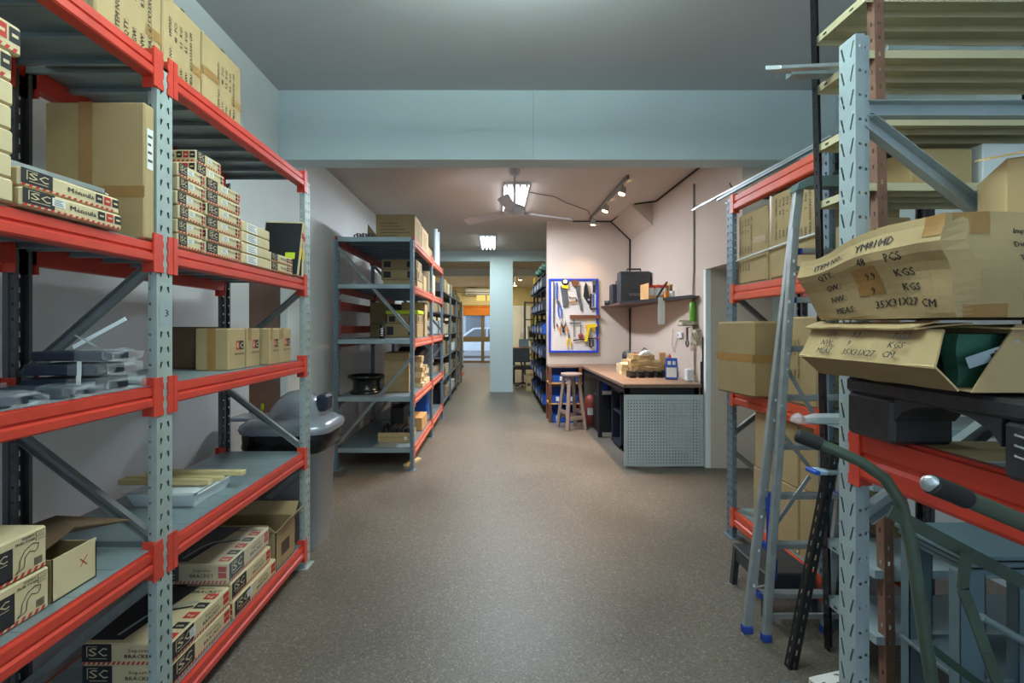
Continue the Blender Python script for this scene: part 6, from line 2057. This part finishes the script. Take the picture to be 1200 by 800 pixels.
SPOTS = []
for y, aim in ((5.35, (-0.40, -0.12, -1)), (6.15, (-0.45, -0.10, -1)), (6.95, (-0.15, 0.02, -1))):
    SPOTS.append((spot(1.432, y, aim, t), aim))

# ================================================================ FAR END
# blue-bin rack along the corridor
t = thing('bin_rack', 'black slotted rack full of blue bins along the corridor side, behind the pegboard wall', 'rack', (1.05, 8.9, 0))
BXf, BXr = 0.84, 1.28
bys = [7.66, 8.55, 9.44, 10.2]
for y in bys:
    for x in (BXf, BXr):
        MB().box((x - 0.018, y - 0.018, 0), (x + 0.018, y + 0.018, 2.30), 'black', 0.003).build('post', t)
blv = [0.12, 0.50, 0.88, 1.26, 1.64, 2.02]
MB().box((BXf - 0.01, 7.64, 2.30), (BXr + 0.01, 10.22, 2.315), 'post_shade', 0.003).build('top_board', t)
for z in blv:
    MB().box((BXf - 0.01, 7.64, z), (BXr + 0.01, 10.22, z + 0.025), 'post_shade', 0.003).build('shelf', t)
G = 'blue bins on the corridor rack'
LVN = ['lowest', 'second lowest', 'third', 'fourth', 'fifth', 'top']
for r, z in enumerate(blv):
    k = 0
    for j in range(3):
        for i in range(3):
            y0 = bys[j] + 0.03 + (bys[j + 1] - bys[j] - 0.06) / 3 * i
            y1 = y0 + (bys[j + 1] - bys[j] - 0.06) / 3 - 0.012
            bin_box((BXf - 0.07 - 0.01 * ((k + r) % 2), y0, z + 0.0255), (BXf + 0.24, y1, z + 0.0255 + (0.24 if (k + r) % 3 else 0.21)), ('dark' if (k * 5 + r * 2) % 3 else 'blue') + ' bin on the %s shelf of the corridor rack, %s from its near end' % (LVN[r], ('first', 'second', 'third', 'fourth', 'fifth', 'sixth', 'seventh', 'eighth', 'ninth')[k]), G, '-x', ('blue_bin', 'navy', 'black')[(k * 5 + r * 2) % 3])
            k += 1
for k, (y, h, m) in enumerate(((7.95, 0.20, 'green_cloth'), (8.7, 0.16, 'green_cloth'))):
    b = MB()
    for q in range(4):
        r0 = 0.05 + 0.01 * (q % 2)
        b.tube([(0.80 + 0.05 * q, y - 0.18, 2.345 + 0.03 * q), (0.78 + 0.05 * q, y, 2.375 + 0.035 * q), (0.82 + 0.05 * q, y + 0.2, 2.345 + 0.03 * q)], r0, m, 10, radii=[r0 * 0.5, r0, r0 * 0.5])
    tag(b.build('green_bundle'), ('nearer' if k == 0 else 'farther') + ' bundle of green sacks lying on top of the corridor rack', 'sacks', 'green bundles on the corridor rack')
tag(MB().box((0.83, 10.24, 0), (0.86, 10.27, 2.45), 'yellow').build('yellow_level'), 'yellow strip tool standing at the far end of the corridor rack', 'tool')
tag(MB().box((0.79, 9.48, 1.32), (0.81, 9.50, 1.60), 'lime').build('lime_tool'), 'lime green stick tool standing in the corridor rack', 'tool')

# dark shelving with parts along the left, past the grey rack
t = thing('parts_shelving', 'dark open shelving of small parts along the left, beyond the grey rack', 'shelving', (-1.1, 10.0, 0))
sys_ = [7.75, 9.2, 10.7, 12.2]
for y in sys_:
    for x in (-0.86, -1.30):
        MB().box((x - 0.018, y - 0.018, 0), (x + 0.018, y + 0.018, 2.05), 'post_blue' if y > 9 else 'black', 0.003).build('post', t)
slv = [0.12, 0.50, 0.88, 1.26, 1.62, 1.98]
for z in slv:
    MB().box((-1.32, 7.73, z), (-0.85, 12.22, z + 0.022), 'post_shade', 0.003).build('shelf', t)
G = 'boxes and tins on the dark parts shelving'
rr_ = random.Random(21)
WHAT = [('tan carton', 'carton'), ('black tin', 'black'), ('pale box', 'kraft'), ('grey tub', 'tool_grey'), ('brown box', 'carton_brown'), ('dark crate', 'post_shade'), ('white box', 'wall_white')]
for r, z in enumerate(slv):
    y = 7.82
    k = 0
    while y < 12.0 and k < 9:
        wd = rr_.uniform(0.22, 0.42)
        h = rr_.uniform(0.12, 0.28)
        nm, m = WHAT[(k * 3 + r * 2 + rr_.randint(0, 1)) % 7]
        b = MB().box((-1.20, y, z + 0.0225), (-0.875 - rr_.uniform(0, 0.04), y + wd, z + 0.0225 + h), m, 0.006)
        b.box((-1.19, y + 0.01, z + 0.0225 + h), (-0.95, y + wd - 0.01, z + 0.03 + h), m, 0.003)
        tag(b.build(nm.replace(' ', '_')), '%s, %s shelf of the dark parts shelving, %s from near end' % (nm, LVN[r], ('first', 'second', 'third', 'fourth', 'fifth', 'sixth', 'seventh', 'eighth', 'ninth')[k]), 'box', G)
        y += wd + rr_.uniform(0.10, 0.22)
        k += 1
# long cartons standing at its far end, red mat, screen
G = 'long cartons standing at the end of the parts shelving'
for k in range(3):
    tag(MB().box((-1.20 + 0.02 * k, 12.3 + 0.22 * k, 0), (-0.98 + 0.03 * k, 12.48 + 0.22 * k, 2.35 - 0.15 * k), ('carton', 'kraft', 'carton')[k], 0.006).box((-1.15 + 0.02 * k, 12.295 + 0.22 * k, 0.6), (-1.05 + 0.02 * k, 12.2995 + 0.22 * k, 0.9), 'ink_soft').build('long_carton'), ('nearest', 'middle', 'farthest')[k] + ' long carton standing beyond the dark parts shelving', 'box', G)
tag(MB().box((-1.28, 13.6, 0.0005), (-0.92, 14.6, 0.012), 'mat_red', 0.003).build('door_mat'), 'red mat on the floor at the far left', 'mat')
t = thing('display_screen', 'upright pale screen on castors with dark lower half, beside the shop door', 'screen', (-1.34, 16.6, 0))
MB().box((-1.55, 16.58, 1.0), (-1.12, 16.62, 2.1), 'frosted').build('upper_panel', t)
MB().box((-1.55, 16.58, 0.12), (-1.12, 16.62, 1.0), 'door_brown').build('lower_panel', t)
for x in (-1.56, -1.13):
    MB().box((x, 16.57, 0.06), (x + 0.03, 16.63, 2.12), 'steel').build('post', t)
    MB().box((x, 16.4, 0.04), (x + 0.03, 16.8, 0.07), 'black').build('foot', t)
    for y in (16.43, 16.77):
        MB().lathe((x + 0.005, y, 0.028), [(0.028, 0), (0.028, 0.02)], 'black', 12, (1, 0, 0)).build('castor', t)
# air conditioner above the shop door
t = thing('air_conditioner', 'long grey-white air conditioner high on the wall over the shop door', 'air conditioner', (-0.55, 18.5, 2.62))
MB().box((-1.15, 18.42, 2.64), (-0.15, 18.69, 2.90), 'wall_white', 0.04).build('casing', t)
MB().box((-1.08, 18.405, 2.655), (-0.22, 18.425, 2.685), 'tool_grey').build('louvre', t)

# desk corner seen right of the column
t = thing('work_table', 'long table with light wooden top beyond the pale column', 'table', (0.95, 12.0, 0))
MB().box((0.40, 11.7, 0.86), (1.55, 12.4, 0.90), 'wood_light', 0.004).build('table_top', t)
MB().box((0.42, 11.72, 0.70), (1.53, 11.75, 0.75), 'wood_light', 0.003).build('front_rail', t)
for x in (0.44, 1.48):
    for y in (11.74, 12.32):
        MB().box((x, y, 0), (x + 0.05, y + 0.05, 0.86), 'black').build('leg', t)
tag(MB().box((0.60, 11.95, 0.9005), (0.85, 12.02, 1.10), 'label_blue', 0.006).build('paper_stack'), 'pale blue papers standing on the far table', 'papers')
t = thing('office_chair', 'black office chair with armrests standing before the far table', 'chair', (0.66, 11.0, 0))
cx, cy = 0.64, 11.0
MB().box((cx - 0.24, cy - 0.23, 0.44), (cx + 0.24, cy + 0.23, 0.50), 'black', 0.03).build('seat', t)
MB().obox((cx - 0.02, cy + 0.25, 0.74), (0.20, 0, 0), (0, 0.025, 0.004), (0, 0.03, 0.16), 'black', 0.02).build('backrest', t)
MB().tube([(cx, cy + 0.2, 0.47), (cx - 0.02, cy + 0.28, 0.55), (cx - 0.04, cy + 0.27, 0.7)], 0.02, 'black', 8).build('back_bracket', t)
for s in (-1, 1):
    MB().tube([(cx + s * 0.24, cy + 0.05, 0.47), (cx + s * 0.28, cy + 0.05, 0.62), (cx + s * 0.27, cy + 0.12, 0.66), (cx + s * 0.27, cy - 0.14, 0.66)], 0.016, 'black', 8).build('armrest', t)
MB().tube([(cx, cy, 0.12), (cx, cy, 0.44)], 0.028, 'tool_grey', 12).build('gas_lift', t)
for k in range(5):
    a = 2 * PI * k / 5 + 0.3
    p = V((cx + 0.28 * math.cos(a), cy + 0.28 * math.sin(a), 0.075))
    o = MB().bar((cx, cy, 0.12), p, 0.045, 0.03, 'black').build('leg', t)
    MB().lathe(p + V((-0.011, 0, -0.047)), [(0.027, 0), (0.027, 0.022)], 'tool_grey', 12, (1, 0, 0)).build('castor', o)
tag(MB().box((0.68, 10.40, 0), (0.80, 10.58, 0.28), 'carton', 0.006).box((0.70, 10.395, 0.12), (0.77, 10.3995, 0.18), 'ink_soft').build('small_carton'), 'small carton on the floor before the far office chair', 'box')
# pale wardrobe doors and metal rack in the far right
t = thing('tall_cabinet', 'tall whitish cabinet with two doors at the far end right of the column', 'cabinet', (0.95, 18.2, 0))
MB().box((0.64, 18.0, 0), (1.35, 18.6, 2.2), 'wall_white', 0.006).build('carcass', t)
for k in range(2):
    o = MB().box((0.66 + 0.345 * k, 17.975, 0.08), (0.99 + 0.345 * k, 17.998, 2.17), 'white_plastic', 0.006).build('door', t)
    MB().tube([(0.96 + 0.07 * k, 17.96, 1.0), (0.96 + 0.07 * k, 17.96, 1.2)], 0.010, 'steel', 8).build('handle', o)
t = thing('metal_rack', 'grey metal frame rack standing behind the far table', 'rack', (1.15, 14.1, 0))
for x in (0.86, 1.5):
    for y in (13.9, 14.3):
        MB().box((x, y, 0), (x + 0.04, y + 0.04, 2.15), 'tool_grey').build('post', t)
for z in (0.4, 1.0, 1.6, 2.1):
    MB().box((0.86, 13.9, z), (1.54, 14.34, z + 0.03), 'tool_grey').build('shelf', t)
tag(MB().box((0.95, 13.95, 1.031), (1.45, 14.25, 1.42), 'wall_white', 0.01).box((1.0, 13.945, 1.1), (1.2, 13.9495, 1.3), 'ink_soft').build('white_carton'), 'whitish box on the grey frame rack', 'box')
# car in the street
t = thing('parked_car', 'pale parked car in the street seen through the shop door', 'car', (-0.5, 22.6, 0))
prof = [(-2.1, 0.35), (-2.12, 0.62), (-1.95, 0.80), (-1.2, 0.92), (-0.55, 1.38), (0.75, 1.42), (1.45, 0.98), (2.02, 0.90), (2.1, 0.55), (2.05, 0.35)]
ox = -0.45
b = MB().prism([(ox + x, 21.8, z - 0.02) for x, z in prof], (0, 1.6, 0), 'car_paint')
b.build('car_body', t)
MB().prism([(ox + x, 21.79, z - 0.02) for x, z in ((-1.0, 0.95), (-0.48, 1.32), (0.05, 1.34), (0.05, 0.95))], (0, 1.62, 0), 'car_glass').build('window', t)
MB().prism([(ox + x, 21.79, z - 0.02) for x, z in ((0.12, 0.95), (0.12, 1.34), (0.70, 1.35), (1.25, 0.97))], (0, 1.62, 0), 'car_glass').build('window', t)
for x in (-1.35, 1.3):
    for y in (21.78, 23.22):
        o = MB().lathe((ox + x, y, 0.29), [(0.20, 0), (0.31, 0.01), (0.31, 0.19), (0.20, 0.2)], 'rubber', 22, (0, 1, 0)).build('wheel', t)
        MB().lathe((ox + x, y - 0.006, 0.29), [(0.0, 0), (0.19, 0.002)], 'steel', 20, (0, 1, 0), caps=False).build('hubcap', o)
MB().box((ox - 2.14, 21.9, 0.62), (ox - 2.05, 22.3, 0.74), 'foam', 0.01).build('headlight', t)
# far spot lamps
for k, (x, y, z) in enumerate(((0.68, 12.9, 2.70), (0.60, 14.2, 2.66))):
    t = thing('spot_lamp', ('nearer' if k == 0 else 'farther') + ' warm spot lamp glowing beyond the pale column', 'spot lamp', (x, y, z), 'warm spots in the far room')
    MB().tube([(x, y, 2.949), (x, y, z + 0.05)], 0.010, 'track_grey', 8).build('stem', t)
    MB().lathe((x, y, z - 0.03), [(0.045, 0), (0.05, 0.01), (0.03, 0.09)], 'steel', 16, caps=False).build('lamp_shade', t)
    MB().lathe((x, y, z - 0.03), [(0.0, -0.02), (0.035, -0.012), (0.043, 0.004)], 'bulb_warm', 16, caps=False).build('bulb', t)
tag(MB().tube([(-1.7, 16.5, 2.6), (0.6, 16.5, 2.6)], 0.02, 'pipe', 8).build('ceiling_pipe'), 'grey pipe crossing under the far ceiling before the shop door', 'pipe')

# ================================================================ LIGHT
def area(name, loc, size, power, col, rot=(0, 0, 0)):
    l = bpy.data.lights.new(name, 'AREA')
    l.shape = 'RECTANGLE'
    l.size, l.size_y = size
    l.energy = power
    l.color = col
    o = bpy.data.objects.new(name, l)
    COL.objects.link(o)
    o.location = loc
    o.rotation_euler = rot
    return o


COOL = (0.80, 1.0, 0.96)
WARM = (1.0, 0.69, 0.42)
area('front_tube_light', (0.1, 1.45, ZF - 0.35), (0.5, 1.3), 30, COOL)
area('front_tube_light', (0.1, -1.6, ZF - 0.35), (0.5, 1.3), 8, COOL)
area('ceiling_fill', (0.1, 1.45, ZF - 0.33), (0.5, 1.3), 112, COOL, (PI, 0, 0))  # upward fill, added to brighten the front ceiling and its bounce
area('ceiling_fill', (0.1, -1.6, ZF - 0.33), (0.5, 1.3), 30, COOL, (PI, 0, 0))  # second added upward fill, behind the camera
for yy in (1.45, -1.6):      # unseen housings, added between the front lamps and the upward fills
    b = MB().box((-0.18, yy - 0.68, ZF - 0.347), (0.38, yy + 0.68, ZF - 0.333), 'white_plastic', 0.004)
    for dy in (-0.5, 0.5):
        b.tube([(0.1, yy + dy, ZF - 0.335), (0.1, yy + dy, ZF)], 0.006, 'steel', 6)
    struct('added_housing', b)
area('rear_fill', (0.5, -3.18, 1.75), (3.5, 1.8), 6, (0.86, 1.0, 0.98), (PI / 2, 0, 0))  # fill lamp behind the camera, set in the added window
area('rear_tube_glow', (0.25, 6.08, ZR - 0.09), (0.26, 1.2), 105, (0.80, 0.88, 1.0))
area('passage_tube_glow', (-0.13, 9.1, ZR - 0.09), (0.26, 1.2), 36, (0.84, 1.0, 0.98))
area('far_room_lamp', (0.2, 14.6, 2.93), (0.6, 1.4), 70, (1.0, 0.88, 0.62))
area('far_room_lamp', (-0.4, 17.2, 2.93), (0.6, 1.0), 40, (1.0, 0.90, 0.66))
for k, (p, a) in enumerate(SPOTS):
    l = bpy.data.lights.new('spot_beam', 'SPOT')
    l.energy = (240, 105, 34)[k]
    l.color = WARM
    l.spot_size = math.radians((84, 98, 105)[k])
    l.spot_blend = 0.7
    l.shadow_soft_size = 0.05
    o = bpy.data.objects.new('spot_beam', l)
    COL.objects.link(o)
    o.location = p
    o.rotation_euler = V(a).to_track_quat('-Z', 'Y').to_euler()
w = bpy.data.worlds.new('daylight')
SC.world = w
w.use_nodes = True
bg = w.node_tree.nodes['Background']
bg.inputs[0].default_value = (0.62, 0.78, 1.0, 1)
bg.inputs[1].default_value = 3.0

SC.view_settings.view_transform = 'Standard'
SC.view_settings.look = 'None'
SC.view_settings.gamma = 1.0
SC.view_settings.use_curve_mapping = False
SC.view_settings.exposure = 0.0
